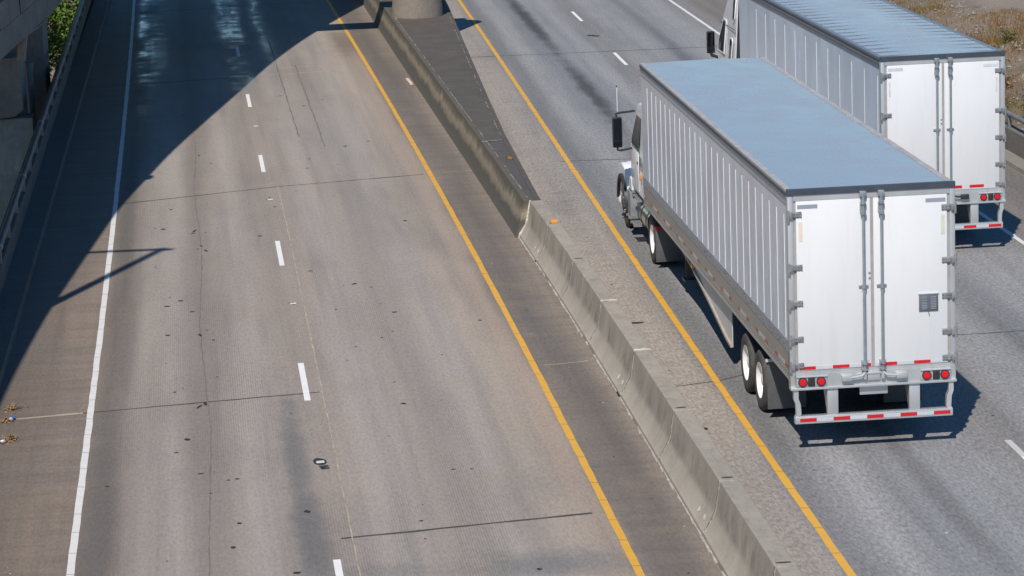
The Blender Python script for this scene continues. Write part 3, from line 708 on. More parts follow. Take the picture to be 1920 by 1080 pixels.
# ------------------------------------------------------------------ right roadside: kerb, low wall with pipe rail
SB = lambda y: 9.25+0.002*y
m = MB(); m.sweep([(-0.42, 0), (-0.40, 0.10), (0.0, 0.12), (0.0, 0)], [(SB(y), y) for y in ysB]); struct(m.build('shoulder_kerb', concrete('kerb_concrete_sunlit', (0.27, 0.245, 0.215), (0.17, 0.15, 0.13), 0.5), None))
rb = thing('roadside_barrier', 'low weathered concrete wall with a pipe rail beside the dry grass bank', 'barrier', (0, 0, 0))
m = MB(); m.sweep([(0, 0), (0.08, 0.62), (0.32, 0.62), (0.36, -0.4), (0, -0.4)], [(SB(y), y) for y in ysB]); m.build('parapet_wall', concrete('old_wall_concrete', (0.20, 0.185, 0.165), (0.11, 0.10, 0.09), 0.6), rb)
m = MB(); m.tube([(SB(y)+0.17, y, 0.95) for y in ysB], 0.06, 12); m.build('pipe_rail', M_PIPE, rb)
pm = MB(); pm.box(-0.045, 0.045, -0.06, 0.06, 0.6, 0.95, bev=0.01); pp = pm.build('rail_post', M_PIPE, rb); pp.location = (SB(-14)+0.17, -14.1, 0)
for k in range(1, 33):
    y = -14.1+2.44*k; q = pp.copy(); COL.objects.link(q); q.location = (SB(y)+0.17, y, 0)

# dry grass and weeds on the bank
def grass_mat():
    g = G('dry_grass'); o = g.obj()
    n = g.noise(o, 0.5, 4, 0.6); n2 = g.noise(o, 9, 2)
    c = g.ramp(n, [(0.35, (0.30, 0.20, 0.10)), (0.46, (0.24, 0.135, 0.055)), (0.56, (0.20, 0.15, 0.06)), (0.64, (0.14, 0.13, 0.04)), (0.74, (0.33, 0.25, 0.14))])
    c = g.mix(g.map(n2, 0.3, 0.7), c, (0.36, 0.25, 0.13), 'MIX') if False else c
    return g.out(Base_Color=c, Roughness=0.9, Specular_IOR_Level=0.2)
M_GRASS = grass_mat()
rnd = random.Random(4); m = MB()
for k in range(5200):
    x = rnd.uniform(9.8, 14.9); y = rnd.uniform(22, 74); r_ = rnd.uniform(0.015, 0.05) if rnd.random() < 0.93 else rnd.uniform(0.05, 0.10); z = terrain_z(x, y)+r_*0.1
    pts = [Vector((x+r_*rnd.uniform(.7, 1.2)*math.cos(a), y+r_*rnd.uniform(.7, 1.2)*math.sin(a), z)) for a in (0, 1.3, 2.5, 3.8, 5.0)]
    top = Vector((x+rnd.uniform(-.3, .3)*r_, y, z+r_*rnd.uniform(.5, .9)))
    for i in range(5): m.face([pts[i], pts[(i+1) % 5], top], rnd.choice([0, 0, 1]))
tag(m.build('loose_stones', [plain('tan_stone', (0.25, 0.205, 0.165), 0.9, sc=2, var=0.4), plain('grey_stone', (0.30, 0.28, 0.26), 0.9, sc=2, var=0.4)]), 'loose grey and tan stones strewn over the bank', 'stones', kind='stuff')
m = MB()
from mathutils import noise as mnoise
for k in range(60000):
    x = rnd.uniform(9.85, 14.8); y = rnd.uniform(22, 72)
    d = mnoise.noise(Vector((x*0.45, y*0.22, 0)))
    if d < rnd.uniform(-0.55, 0.2)+0.04*(x-11): continue
    h = rnd.uniform(0.06, 0.24)*(1.3 if d > 0.2 else 0.8); a = rnd.uniform(0, 6.28); ww = rnd.uniform(0.008, 0.02); z = terrain_z(x, y)-0.03
    lx, ly = rnd.gauss(0, 0.35)*h, rnd.gauss(0, 0.35)*h; dx, dy = math.cos(a)*ww, math.sin(a)*ww
    m.face([(x-dx, y-dy, z), (x+dx, y+dy, z), (x+lx, y+ly, z+h)])
tag(m.build('dry_grass', M_GRASS, norm=False), 'dry brown grass covering the roadside bank', 'grass', kind='stuff')
M_WEED = [leaf_mat('green_weed_leaf', (0.10, 0.11, 0.02), (0.18, 0.17, 0.04)), leaf_mat('rusty_weed_leaf', (0.22, 0.11, 0.035), (0.30, 0.18, 0.07))]
def weed(x, y, r, h, mi, label, group, n=420):
    rn = random.Random(int(x*100+y*7)); z = terrain_z(x, y)-0.05
    t = thing('roadside_weed', label, 'weed', (x, y, z), 0, group)
    m = MB(); L = MB()
    for k in range(14):
        a = rn.uniform(0, 6.28); e = Vector((math.cos(a)*r*rn.uniform(.3, 1), math.sin(a)*r*rn.uniform(.3, 1), h*rn.uniform(.55, 1)))
        m.tube([(0, 0, 0), e*0.5+Vector((0, 0, h*0.1)), e], 0.008, 4)
        for q in range(n//14):
            p = e*rn.uniform(0.25, 1.05)+Vector((rn.gauss(0, .07), rn.gauss(0, .07), rn.gauss(0, .06))); s = rn.uniform(0.025, 0.055)
            ee = Euler((rn.uniform(-1, 1), rn.uniform(-1, 1), rn.uniform(0, 6.3))).to_matrix()
            L.face([p+ee@Vector(v)*s for v in ((-1, 0, 0), (0, -.4, .1), (1, 0, 0), (0, .4, .1))])
    m.build('stem', M_BARK, t); L.build('foliage', M_WEED[mi], t, norm=False)
for (x, y, r, h, mi, lab) in [(10.6, 29.5, 0.45, 0.7, 0, 'green and tan weed by the far upper hinge of the far trailer'), (10.9, 33.5, 0.4, 0.6, 1, 'rust brown weed just above the far trailer roof corner'), (10.5, 27.6, 0.35, 0.5, 0, 'low green weed nearest the pipe rail wall'),
                              (11.2, 36.5, 0.5, 0.8, 1, 'broad rust brown weed half way up the roof edge of the far trailer'), (11.9, 38.5, 0.4, 0.6, 1, 'small rust brown weed in the middle of the bank'), (12.6, 35.0, 0.35, 0.5, 0, 'dark green weed at the right edge of the photo'),
                              (11.3, 41.5, 0.45, 0.6, 1, 'tawny weed close to the far trailer roof edge'), (13.1, 41.0, 0.3, 0.4, 0, 'low green weed on the stony part of the bank'), (11.9, 46.5, 0.45, 0.6, 1, 'tawny weed at the top of the bank beside the trailer roof')]:
    weed(x, y, r, h, mi, lab, 'weeds on the roadside bank')

# ------------------------------------------------------------------ trucks: materials
def panel_mat(name, col, rough, metal, var=0.06, dirt=(0.45, 0.43, 0.40), dk=0.2, bm=0.12):
    g = G(name); o = g.obj()
    n = g.noise(g.scale(o, (1, 0.8, 0.35)), 1.2, 5, 0.6, 0.2); n2 = g.noise(g.scale(o, (6, 6, 0.5)), 1.5, 5, 0.7)
    k = g.map(n, 0.3, 0.7, 1-var, 1+var); c = g.mix(1.0, col, g.comb(k, k, k), 'MULTIPLY')
    c = g.mix(g.map(n2, 0.55, 0.75, 0, dk), c, dirt)
    if bm: g.bump(g.noise(o, 2.2, 2, 0.5), bm, 0.02)
    return g.out(Base_Color=c, Roughness=g.map(n, 0.3, 0.7, max(.03, rough-0.06), rough+0.08), Metallic=metal)
M_SIDE = panel_mat('white_sheet_side', (0.72, 0.78, 0.88), 0.2, 0.13, 0.09, (0.55, 0.60, 0.68), 0.35, 0.3)
M_SIDE2 = panel_mat('pale_blue_white_side', (0.78, 0.87, 0.96), 0.2, 0.1, 0.08, (0.70, 0.76, 0.84), 0.3, 0.3)
M_SEAM = plain('bright_post', (0.84, 0.86, 0.88), 0.35, 0.0, var=0.04)
M_DOOR = panel_mat('white_door_paint', (0.76, 0.77, 0.785), 0.4, 0.0, 0.03, (0.60, 0.585, 0.56), 0.22)
M_ROOF = panel_mat('bare_roof_sheet', (0.87, 0.77, 0.715), 0.24, 0.74, 0.03, (0.74, 0.74, 0.74), 0.06, 0.0)
M_GALV = panel_mat('galvanised_steel', (0.60, 0.615, 0.625), 0.42, 0.55, 0.10, (0.42, 0.42, 0.42), 0.3)
M_DARKTRIM = plain('dark_roof_trim', (0.075, 0.09, 0.115), 0.45, 0.3)
M_BLUETRIM = plain('blue_grey_rail', (0.24, 0.275, 0.32), 0.4, 0.4, var=0.1)
M_SEAL = plain('grey_door_seal', (0.36, 0.345, 0.34), 0.7)
M_HINGE = plain('galvanised_hinge', (0.30, 0.31, 0.32), 0.5, 0.4, sc=14, var=0.3)
M_RODM = plain('zinc_rod', (0.36, 0.40, 0.43), 0.4, 0.5)
M_RAIL = panel_mat('dull_bottom_rail', (0.42, 0.395, 0.355), 0.45, 0.35, 0.07, (0.28, 0.25, 0.22), 0.5)
M_RIVB = plain('rivet_band', (0.235, 0.245, 0.26), 0.5, 0.3, var=0.15)
M_RIVET = plain('rivet_head', (0.62, 0.63, 0.64), 0.35, 0.4)
M_RED = plain('red_reflective_tape', (0.60, 0.012, 0.022), 0.4, var=0.15)
M_SILV = plain('silver_reflective_tape', (0.55, 0.58, 0.62), 0.35, var=0.08)
M_REDF = plain('faded_red_tape', (0.45, 0.13, 0.09), 0.5, var=0.25)
M_SILVF = plain('faded_silver_tape', (0.56, 0.54, 0.51), 0.45, var=0.15)
M_LENS = plain('red_lamp_lens', (0.72, 0.012, 0.018), 0.22, var=0.25, sc=40)
M_BLK = plain('black_rubber', (0.022, 0.023, 0.025), 0.7, var=0.25)
M_BLKP = plain('black_plastic', (0.03, 0.031, 0.034), 0.45)
M_FLAP = plain('mud_flap_rubber', (0.10, 0.104, 0.11), 0.55, var=0.15, grime=(0.16, 0.155, 0.15))
M_UNDER = plain('chassis_paint', (0.06, 0.062, 0.066), 0.7, var=0.3)
M_WHEEL = plain('white_wheel_disc', (0.80, 0.80, 0.80), 0.35, var=0.04)
def tyre_mat():
    g = G('tyre_rubber'); o = g.obj(); X, Y, Z = g.sep(o)
    n = g.noise(o, 5, 5, 0.7)
    c = g.mix(g.map(n, 0.4, 0.7), (0.055, 0.052, 0.05), (0.095, 0.088, 0.08))
    return g.out(Base_Color=c, Roughness=0.85)
M_TYRE = tyre_mat()
M_SKIRT = panel_mat('pale_skirt_panel', (0.62, 0.61, 0.60), 0.4, 0.1, 0.05, (0.4, 0.37, 0.33), 0.4)
M_FOLD = plain('beige_fold', (0.40, 0.36, 0.30), 0.6)
M_STK = plain('blue_grey_decal', (0.30, 0.33, 0.39), 0.5, var=0.05)
M_STK2 = plain('pale_decal', (0.62, 0.65, 0.69), 0.5)
M_STKO = plain('faded_peach_decal', (0.80, 0.70, 0.58), 0.6, var=0.08, sc=3); M_STKG = plain('faded_green_decal', (0.64, 0.68, 0.57), 0.6, var=0.08, sc=3)
M_CAB = plain('white_cab_paint', (0.86, 0.865, 0.87), 0.2, 0.0, var=0.02)
M_CABG = plain('silver_grey_cab_paint', (0.88, 0.88, 0.885), 0.22, 0.1, var=0.02)
M_GLASS = plain('dark_window_glass', (0.035, 0.05, 0.055), 0.06, 0.0, var=0.2, sc=1)
M_MIRG = plain('mirror_glass', (0.07, 0.075, 0.08), 0.03, 1.0, var=0.02)
M_TREAD = plain('alloy_tread', (0.34, 0.345, 0.35), 0.5, 0.5, sc=30, var=0.35)
M_CHROME = plain('polished_tank', (0.60, 0.61, 0.62), 0.18, 0.95, var=0.05)
M_GREYP = plain('grey_panel', (0.23, 0.245, 0.255), 0.45)

def wheel(parent, x, y, side, dual=True, rimmat=None):
    """side -1 = left. Dual tyres: outer face at x."""
    r = thing('wheel', None, None, (x, y, 0.505)); r.parent = parent
    s = -side    # inward direction
    m = MB(); TP = [(0.30, 0.02), (0.40, 0.0), (0.465, 0.012), (0.495, 0.035), (0.505, 0.06), (0.505, 0.085), (0.497, 0.088), (0.497, 0.096), (0.505, 0.10), (0.505, 0.125), (0.497, 0.128), (0.497, 0.136), (0.505, 0.14), (0.505, 0.20), (0.49, 0.235), (0.40, 0.26), (0.30, 0.24)]
    m.lathe([(a, b*s) for a, b in TP], (0, 0, 0), 40)
    if dual: m.lathe([(a, (b+0.33)*s) for a, b in TP], (0, 0, 0), 40)
    m.build('tyre', M_TYRE, r)
    m = MB()
    if dual: pr = [(0.30, 0.015), (0.292, 0.03), (0.282, 0.12), (0.22, 0.16), (0.16, 0.165), (0.12, 0.13), (0.105, 0.07), (0.09, 0.055), (0.0, 0.05)]
    else: pr = [(0.30, 0.015), (0.29, 0.03), (0.27, 0.06), (0.20, 0.035), (0.14, -0.02), (0.12, -0.05), (0.0, -0.055)]
    m.lathe([(a, b*s) for a, b in pr], (0, 0, 0), 40); m.build('rim', rimmat or M_WHEEL, r)
    m = MB()
    if not dual: m.cyl((-0.02*s, 0, 0), (0.08*s, 0, 0), 0.07, seg=16)
    for k in range(10):
        t = 2*math.pi*k/10; rr = 0.19 if dual else 0.165; xx = (0.155 if dual else 0.0)*s
        m.cyl((xx, rr*math.cos(t), rr*math.sin(t)), (xx-0.035*s, rr*math.cos(t), rr*math.sin(t)), 0.014, seg=6)
    m.build('lug_nut', M_WHEEL if dual else M_GALV, r)['kind'] = 'stuff'
    return r

def trailer(name, label, loc, rz, L, opt):
    W = 1.295; H = 4.11
    T = thing(name, label, 'trailer', loc, rz, 'white box trailers on the right road')
    # --- box
    for s in (-1, 1):
        m = MB(); m.box(s*(W-0.035), s*(W-0.008), 0.10, L-0.06, 1.70, 3.96)
        n = int((L-0.3)/opt['seam'])
        for k in range(n):
            y = 0.31+opt['seam']*k; q = opt['seamw']
            if s == -1 or True:
                m.box(s*(W-0.009), s*(W-0.003), y-q, y+q, 1.77, 3.70, mi=1)
        m.build('side_wall', [opt['side'], M_SEAM], T)
        m = MB(); m.box(s*(W-0.05), s*(W+0.004), 0.06, L, 3.885, 4.075)
        m.box(s*(W+0.004), s*(W+0.012), 0.06, L, 4.03, 4.062, mi=1); m.box(s*(W+0.004), s*(W+0.010), 0.06, L, 3.965, 3.985, mi=0)
        for k in range(int(L/0.075)):
            for z in ((3.905, 3.942) if opt['rivets'] else ()):
                y = 0.12+0.075*k; m.box(s*(W+0.003), s*(W+0.008), y-0.012, y+0.012, z-0.010, z+0.010, mi=2)
        m.build('top_rail', [M_BLUETRIM if opt['rivets'] else M_RIVB, M_DARKTRIM, M_RIVET], T)
        m = MB(); m.box(s*(W-0.04), s*(W+0.004), 0.06, L-0.02, 1.575, 1.75)
        for k in range(int(L/0.075)):
            for z in (1.60, 1.64, 1.68, 1.72):
                if random.random() < 0.93:
                    y = 0.1+0.075*k+(0.037 if z in (1.64, 1.72) else 0); m.box(s*(W+0.003), s*(W+0.007), y-0.010, y+0.010, z-0.008, z+0.008, mi=1)
        m.build('rivet_band', [M_RIVB, M_RIVET], T)
        m = MB(); m.box(s*(W-0.05), s*W, 0.06, L-0.02, 1.16, 1.575); m.box(s*(W-0.12), s*(W+0.006), 0.06, L-0.02, 1.145, 1.165)
        for k in range(int(L/0.16)):
            y = 0.12+0.16*k
            m.box(s*(W-0.001), s*(W+0.004), y-0.02, y+0.02, 1.185, 1.20, mi=1)
            if (k % 8) < 5: m.box(s*(W-0.001), s*(W+0.004), y-0.02, y+0.02, 1.27, 1.285, mi=1)
        br = m.build('bottom_rail', [M_RAIL, M_RIVET], T)
        y = 0.12; k = 0
        while y < L-0.5:
            for ya in (y, y+0.265):
                m = MB(); m.box(s*(W+0.001), s*(W+0.0035), ya, ya+0.257, 1.315, 1.372); m.build('reflective_tape', M_REDF if (k % 2 == 0) == (ya == y) else M_SILVF, br)
            y += 0.525+(0.62 if k % 2 else 0.05); k += 1
    m = MB()
    nx = 12; 
    prof = [(-W+0.09, 4.07)]+[(-W+0.09+(2*W-0.18)*i/nx, 4.098+0.022*math.sin(math.pi*i/nx)) for i in range(nx+1)]+[(W-0.09, 4.07)]
    m.prism(prof, 0.05, L-0.05, 'y')
    m.box(-W-0.002, -W+0.095, 0.05, L, 4.072, 4.106, mi=1); m.box(W-0.095, W+0.002, 0.05, L, 4.072, 4.106, mi=1)
    if opt['ribs']:
        for k in range(int(L/0.61)):
            y = 0.35+0.61*k; m.prism([(y-0.07, 4.112), (y, 4.1185), (y+0.07, 4.112)], -W+0.1, W-0.1, 'x')
    rf = m.build('roof', [M_ROOF, M_FOLDL if opt['lightedge'] else M_BLUETRIM], T)
    m = MB(); m.box(-W+0.01, W-0.01, L-0.06, L-0.01, 1.17, 4.07); m.build('front_wall', M_SIDE, T)
    m = MB(); m.box(-W+0.05, W-0.05, 0.15, L-0.07, 1.26, 1.30)
    for k in range(int(L/0.4)): m.box(-W+0.05, W-0.05, 0.3+0.4*k, 0.36+0.4*k, 1.16, 1.262)
    for s in (-1, 1): m.box(s*0.5-0.05, s*0.5+0.05, 0.5, 6.3, 0.86, 1.158)
    m.build('underframe', M_UNDER, T)
    # --- rear frame
    m = MB()
    for s in (-1, 1):
        m.box(s*(W-0.085), s*W, -0.03, 0.12, 1.03, 4.03, bev=0.012); m.box(s*(W-0.125), s*(W-0.086), -0.012, 0.1, 1.3, 3.98, mi=1)
    m.box(-W+0.086, W-0.086, -0.03, 0.12, 3.945, 4.03, mi=2)
    m.box(-W-0.004, W+0.004, -0.042, 0.05, 4.031, 4.124, mi=3)
    m.box(-W+0.086, W-0.086, -0.03, 0.12, 1.235, 1.30, mi=2)
    m.build('rear_frame', [M_GALV, M_SEAL, M_GALV, M_DARKTRIM], T)
    m = MB(); m.box(-W+0.088, W-0.088, -0.055, 0.10, 1.045, 1.232); m.box(-W-0.002, W+0.002, -0.075, 0.10, 1.0, 1.043, bev=0.008)
    m.build('sill_beam', M_GALV, T)
    m = MB(); m.box(-0.10, 0.10, -0.085, -0.056, 1.10, 1.24, bev=0.012); m.box(-0.115, 0.115, -0.095, -0.056, 1.20, 1.235, bev=0.006); m.build('latch_box', M_GALV, T)
    for s in (-1, 1):
        dx0, dx1 = (s*0.024, s*(W-0.127))
        m = MB(); m.box(dx0, dx1, -0.035, 0.02, 1.305, 3.94, bev=0.006)
        m.box(0.0 if s > 0 else -0.0225, 0.0225 if s > 0 else 0.0, -0.028, 0.02, 1.305, 3.94, mi=1)
        d = m.build('door', [M_DOOR, M_SEAL], T)
        for z in (3.74, 2.86, 2.29, 1.73, 1.475+0.0) if False else (3.74, 2.92, 2.36, 1.80, 1.385):
            m = MB(); a = s*(W+0.004); m.box(s*(W-0.07), a, -0.075, -0.031, z-0.055, z+0.055, bev=0.008); m.box(s*(W-0.215), s*(W-0.068), -0.05, -0.036, z-0.045, z+0.045, bev=0.006)
            m.cyl((s*(W-0.004), -0.06, z-0.10), (s*(W-0.004), -0.06, z+0.07), 0.02, seg=10)
            for q in (0.09, 0.15, 0.2): m.cyl((s*(W-q), -0.05, z+0.02), (s*(W-q), -0.062, z+0.02), 0.012, seg=8); m.cyl((s*(W-q), -0.05, z-0.02), (s*(W-q), -0.062, z-0.02), 0.012, seg=8)
            m.build('hinge', M_HINGE, d)
        rx = s*0.14
        m = MB(); m.cyl((rx, -0.085, 1.22), (rx, -0.085, 4.03), 0.0215, seg=14)
        for z0, z1 in ((3.86, 3.90), (3.70, 3.74), (1.36, 1.40), (1.26, 1.29)): m.cyl((rx, -0.085, z0), (rx, -0.085, z1), 0.045, seg=12)
        m.box(rx-0.045, rx+0.045, -0.075, -0.034, 3.72, 3.88, bev=0.008); m.box(rx-0.05, rx+0.05, -0.10, -0.043, 3.97, 4.06, bev=0.01); m.box(rx-0.05, rx+0.05, -0.07, -0.034, 1.27, 1.42, bev=0.008)
        m.box(rx-0.075, rx+0.075, -0.06, -0.034, 2.56, 2.60, bev=0.006); m.cyl((rx, -0.085, 2.55), (rx, -0.085, 2.61), 0.034, seg=12)
        m.build('lock_rod', M_RODM, d)
        hm = opt['handle']
        m = MB(); m.tube([(rx, -0.10, 1.235), (rx+s*0.05, -0.12, 1.19), (rx+s*0.14, -0.12, 1.175), (rx+s*0.3, -0.115, 1.17)], 0.020, 8); m.box(rx+s*0.2, rx+s*0.37, -0.135, -0.056, 1.115, 1.215, bev=0.015); m.cyl((rx, -0.085, 1.13), (rx, -0.085, 1.24), 0.032, seg=10)
        m.build('door_handle', hm, d)
        m = MB()
        if opt['white_tape']:
            seq = [(W-0.135-0.0-0.262*k-(0.262 if True else 0), 0 if k % 2 == (0 if s < 0 else 1) else 1) for k in range(5)]
            for xa, mi in seq:
                xa2 = max(xa, 0.035) if s > 0 else max(xa, 0.035)
                if xa+0.26 > 0.05: m = MB(); m.box(s*xa2, s*(xa+0.258), -0.0385, -0.0345, 1.315, 1.365); m.build('reflective_tape', [M_RED, M_SILV][mi], d)
        else:
            for k in (0.32, 0.78):
                m = MB(); m.box(s*(W-0.135-k), s*(W-0.135-k-0.30), -0.0385, -0.0345, 1.335, 1.395); m.build('reflective_tape', M_RED, d)
        m = MB(); sm = M_STK if opt['rivets'] else M_STK2
        m.box(s*(W-0.15), s*(W-0.46), -0.0385, -0.0345, 3.825, 3.885); m.build('decal', sm, d); m = MB()
        if opt['rivets']: m.box(s*(W-0.165), s*(W-0.225), -0.0385, -0.0345, 3.32, 3.62)
        else: m.box(s*(W-0.165), s*(W-0.20), -0.0385, -0.0345, 3.3, 3.6)
        m.build('decal', (M_STKO if s < 0 else M_STKG) if opt['rivets'] else sm, d)
        if s < 0:
            
            for z in (2.78, 2.70): m = MB(); m.cyl((-0.045, -0.034, z), (-0.045, -0.045, z), 0.016, seg=10); m.build('bolt', M_HINGE, d)
        if s > 0 and opt['vent']:
            m = MB(); m.box(0.72, 1.02, -0.05, -0.034, 2.13, 2.40, bev=0.006)
            for k in range(8):
                for c in (0.76, 0.90): m.box(c, c+0.085, -0.057, -0.049, 2.165+0.026*k, 2.178+0.026*k, mi=1)
            m.box(0.71, 1.03, -0.054, -0.034, 2.401, 2.415, mi=2)
            m.tube([(0.87, -0.04, 2.13), (0.872, -0.045, 2.10), (0.882, -0.045, 2.06)], 0.006, 6, mi=0)
            m.build('vent', [plain('vent_frame', (0.16, 0.165, 0.175), 0.5, 0.3), plain('vent_slat', (0.34, 0.40, 0.47), 0.4, 0.4), M_SILV], d)
    # lights
    for s in (-1, 1):
        m = MB(); m.box(s*(W-0.09), s*(W-0.57), -0.066, -0.054, 1.055, 1.205, bev=0.004); m.box(s*(W-0.09), s*(W-0.57), -0.088, -0.056, 1.206, 1.216); m.build('light_panel', M_GALV, T)
        m = MB(); m.box(s*(W-0.265), s*(W-0.375), -0.084, -0.064, 1.06, 1.20, bev=0.008)
        for z in (1.09, 1.17): m.cyl((s*(W-0.32), -0.082, z), (s*(W-0.32), -0.094, z), 0.018, seg=10)
        m.build('lamp_module', M_BLKP, T)
        for xx in (0.185, 0.47):
            m = MB(); cx = s*(W-xx)
            m.cyl((cx, -0.06, 1.13), (cx, -0.088, 1.13), 0.073, seg=24, mi=1); m.cyl((cx, -0.07, 1.13), (cx, -0.098, 1.13), 0.060, 0.052, seg=24)
            for k in range(7):
                t = 2*math.pi*k/6; rr = 0 if k == 6 else 0.03
                m.cyl((cx+rr*math.cos(t), -0.096, 1.13+rr*math.sin(t)), (cx+rr*math.cos(t), -0.102, 1.13+rr*math.sin(t)), 0.011, seg=8)
            m.build('tail_light', [M_LENS, M_BLKP], T)
    m = MB(); m.box(-0.21, 0.23, 0.0, 0.03, 0.86, 0.995, bev=0.01); m.build('plate_holder', M_GALV, T)
    # underride guard
    m = MB()
    for s in (-1, 1):
        m.box(s*0.64-0.085, s*0.64+0.085, -0.045, 0.06, 0.58, 0.998, bev=0.01)
        m.prism([(0.06, 0.995), (0.34, 0.995), (0.06, 0.62)], s*0.64-0.02-0.06, s*0.64+0.02-0.06, 'x')
        pts = [(W-0.045, 1.0), (W-0.045, 0.86), (W-0.075, 0.78), (W-0.085, 0.62), (W-0.055, 0.54)]
        outl = [(s*a, b) for a, b in pts]+[(s*(a-0.075), b) for a, b in pts[::-1]]
        m.prism(outl, -0.05, 0.045, 'y')
    m.box(-W+0.06, W-0.06, -0.06, 0.05, 0.465, 0.585, bev=0.008)
    gd = m.build('underride_guard', M_GALV, T)
    for k in range(9):
        xa = -1.16+0.262*k; m = MB(); m.box(xa, xa+0.258, -0.0635, -0.0595, 0.497, 0.553); m.build('reflective_tape', [M_RED, M_SILV][k % 2], gd)
    m = MB()
    for k in range(56): m.box(-1.18+0.042*k, -1.18+0.042*k+0.02, -0.05, 0.04, 0.584, 0.592)
    m.build('tread_strip', M_TREAD, gd)
    # bogie
    for y in (2.81, 4.1):
        for s in (-1, 1): wheel(T, s*(W-0.005), y, s)
        m = MB(); m.cyl((-0.7, y, 0.505), (0.7, y, 0.505), 0.075); m.build('axle', M_UNDER, T)
    m = MB()
    for s in (-1, 1): m.box(s*0.5-0.06, s*0.5+0.06, 1.9, 5.1, 0.64, 0.858)
    m.build('bogie_frame', M_UNDER, T)
    for s in (-1, 1):
        m = MB(); m.box(s*(W-0.03), s*(W-0.66), 2.14, 2.165, 0.17, 0.98, bev=0.006); fl = m.build('mud_flap', M_FLAP, T)
        m = MB(); m.box(s*(W+0.0), s*(W-0.66), 2.10, 2.138, 0.965, 1.01); m.build('flap_bracket', M_SILV, fl)
    # landing gear and side skirts
    for s in (-1, 1):
        m = MB(); m.box(s*0.95-0.06, s*0.95+0.06, 12.3, 12.42, 0.45, 1.16); m.box(s*0.95-0.045, s*0.95+0.045, 12.315, 12.405, 0.30, 0.45); m.box(s*0.95-0.12, s*0.95+0.12, 12.2, 12.5, 0.27, 0.30); m.build('landing_leg', M_UNDER, T)
        if opt['skirt']:
            m = MB(); ya, yb = 5.9, 11.6
            ol = [(ya, 1.15), (ya, 0.36), (ya+0.5, 0.40), (ya+2.2, 0.66), (ya+4.2, 0.93), (yb, 1.08), (yb, 1.15)]
            m.prism(ol, s*(W-0.10), s*(W-0.115), 'x')
            ed = [(ya, 0.36), (ya+0.5, 0.40), (ya+2.2, 0.66), (ya+4.2, 0.93), (yb, 1.08)]
            m.prism(ed+[(a, b+0.055) for a, b in ed[::-1]], s*(W-0.06), s*(W-0.099), 'x', mi=1)
            m.build('side_skirt', [M_SKIRT, M_FOLD], T)
        m = MB(); m.cyl((s*(W-0.09), 9.9, 1.06), (s*(W-0.02), 9.9, 1.06), 0.055, seg=16); m.build('marker_light', M_AMBER, T)
    return T
M_FOLDL = plain('pale_edge_trim', (0.48, 0.455, 0.43), 0.5, 0.2, var=0.15)

T1 = trailer('box_trailer', 'nearer white box trailer with a square vent in its right rear door', (0, 0, 0), 0, 16.1,
             dict(side=M_SIDE, seam=0.62, seamw=0.0095, rivets=True, ribs=False, lightedge=True, white_tape=True, vent=True, skirt=True, handle=M_GALV))
m = MB(); m.box(-1.303, -1.25, 16.08, 16.13, 4.02, 4.09, bev=0.01); m.build('marker_light', M_RED, T1)
T2 = trailer('box_trailer', 'farther white box trailer with a ribbed roof, partly behind the other', (4.79, 15.05, 0), R(0.45), 16.15,
             dict(side=M_SIDE2, seam=1.22, seamw=0.011, rivets=False, ribs=True, lightedge=False, white_tape=False, vent=False, skirt=False, handle=M_BLKP))

# ------------------------------------------------------------------ tractor of the near truck: white day cab
def mirror(parent, x, y, z, s, h=0.60, wd=0.20, cabx=0.3):
    mt = thing('mirror', None, None, (x, y, z)); mt.parent = parent
    m = MB(); m.box(-wd/2, wd/2, -0.0, 0.09, -h/2, h/2, bev=0.03); m.build('mirror_housing', M_BLKP, mt)
    m = MB(); m.box(-wd/2+0.02, wd/2-0.02, -0.008, -0.002, -h/2+0.16, h/2-0.025); m.box(-wd/2+0.02, wd/2-0.02, -0.008, -0.002, -h/2+0.02, -h/2+0.14); m.build('mirror_glass', M_MIRG, mt)
    return mt
K = thing('truck_tractor', 'white day cab truck tractor pulling the nearer trailer, two black mirror arms', 'truck', (0, 15.62, 0), 0, 'truck tractors on the right road')
for s in (-1, 1):
    wheel(K, s*1.22, 0.0, s)
    wheel(K, s*1.20, 4.25, s, dual=False, rimmat=M_UNDER)
    m = MB(); m.box(s*1.22, s*0.58, -0.66, -0.635, 0.14, 0.84, bev=0.006); fl = m.build('mud_flap', M_FLAP, K)
    m = MB(); m.box(s*1.23, s*0.95, -0.672, -0.661, 0.82, 0.88); m.build('reflective_tape', M_RED, fl); m = MB(); m.box(s*0.949, s*0.66, -0.672, -0.661, 0.82, 0.88); m.build('reflective_tape', M_SILV, fl)
    m = MB(); m.box(s*0.42-0.05, s*0.42+0.05, -0.9, 5.2, 0.72, 0.98); m.build('frame_rail', M_UNDER, K)
m = MB(); m.cyl((-0.8, 0, 0.505), (0.8, 0, 0.505), 0.09); m.cyl((-0.9, 4.25, 0.505), (0.9, 4.25, 0.505), 0.06); m.build('axle', M_UNDER, K)
m = MB(); m.cyl((0, 0.1, 0.985), (0, 0.1, 1.08), 0.48, seg=28); m.build('fifth_wheel', M_UNDER, K)
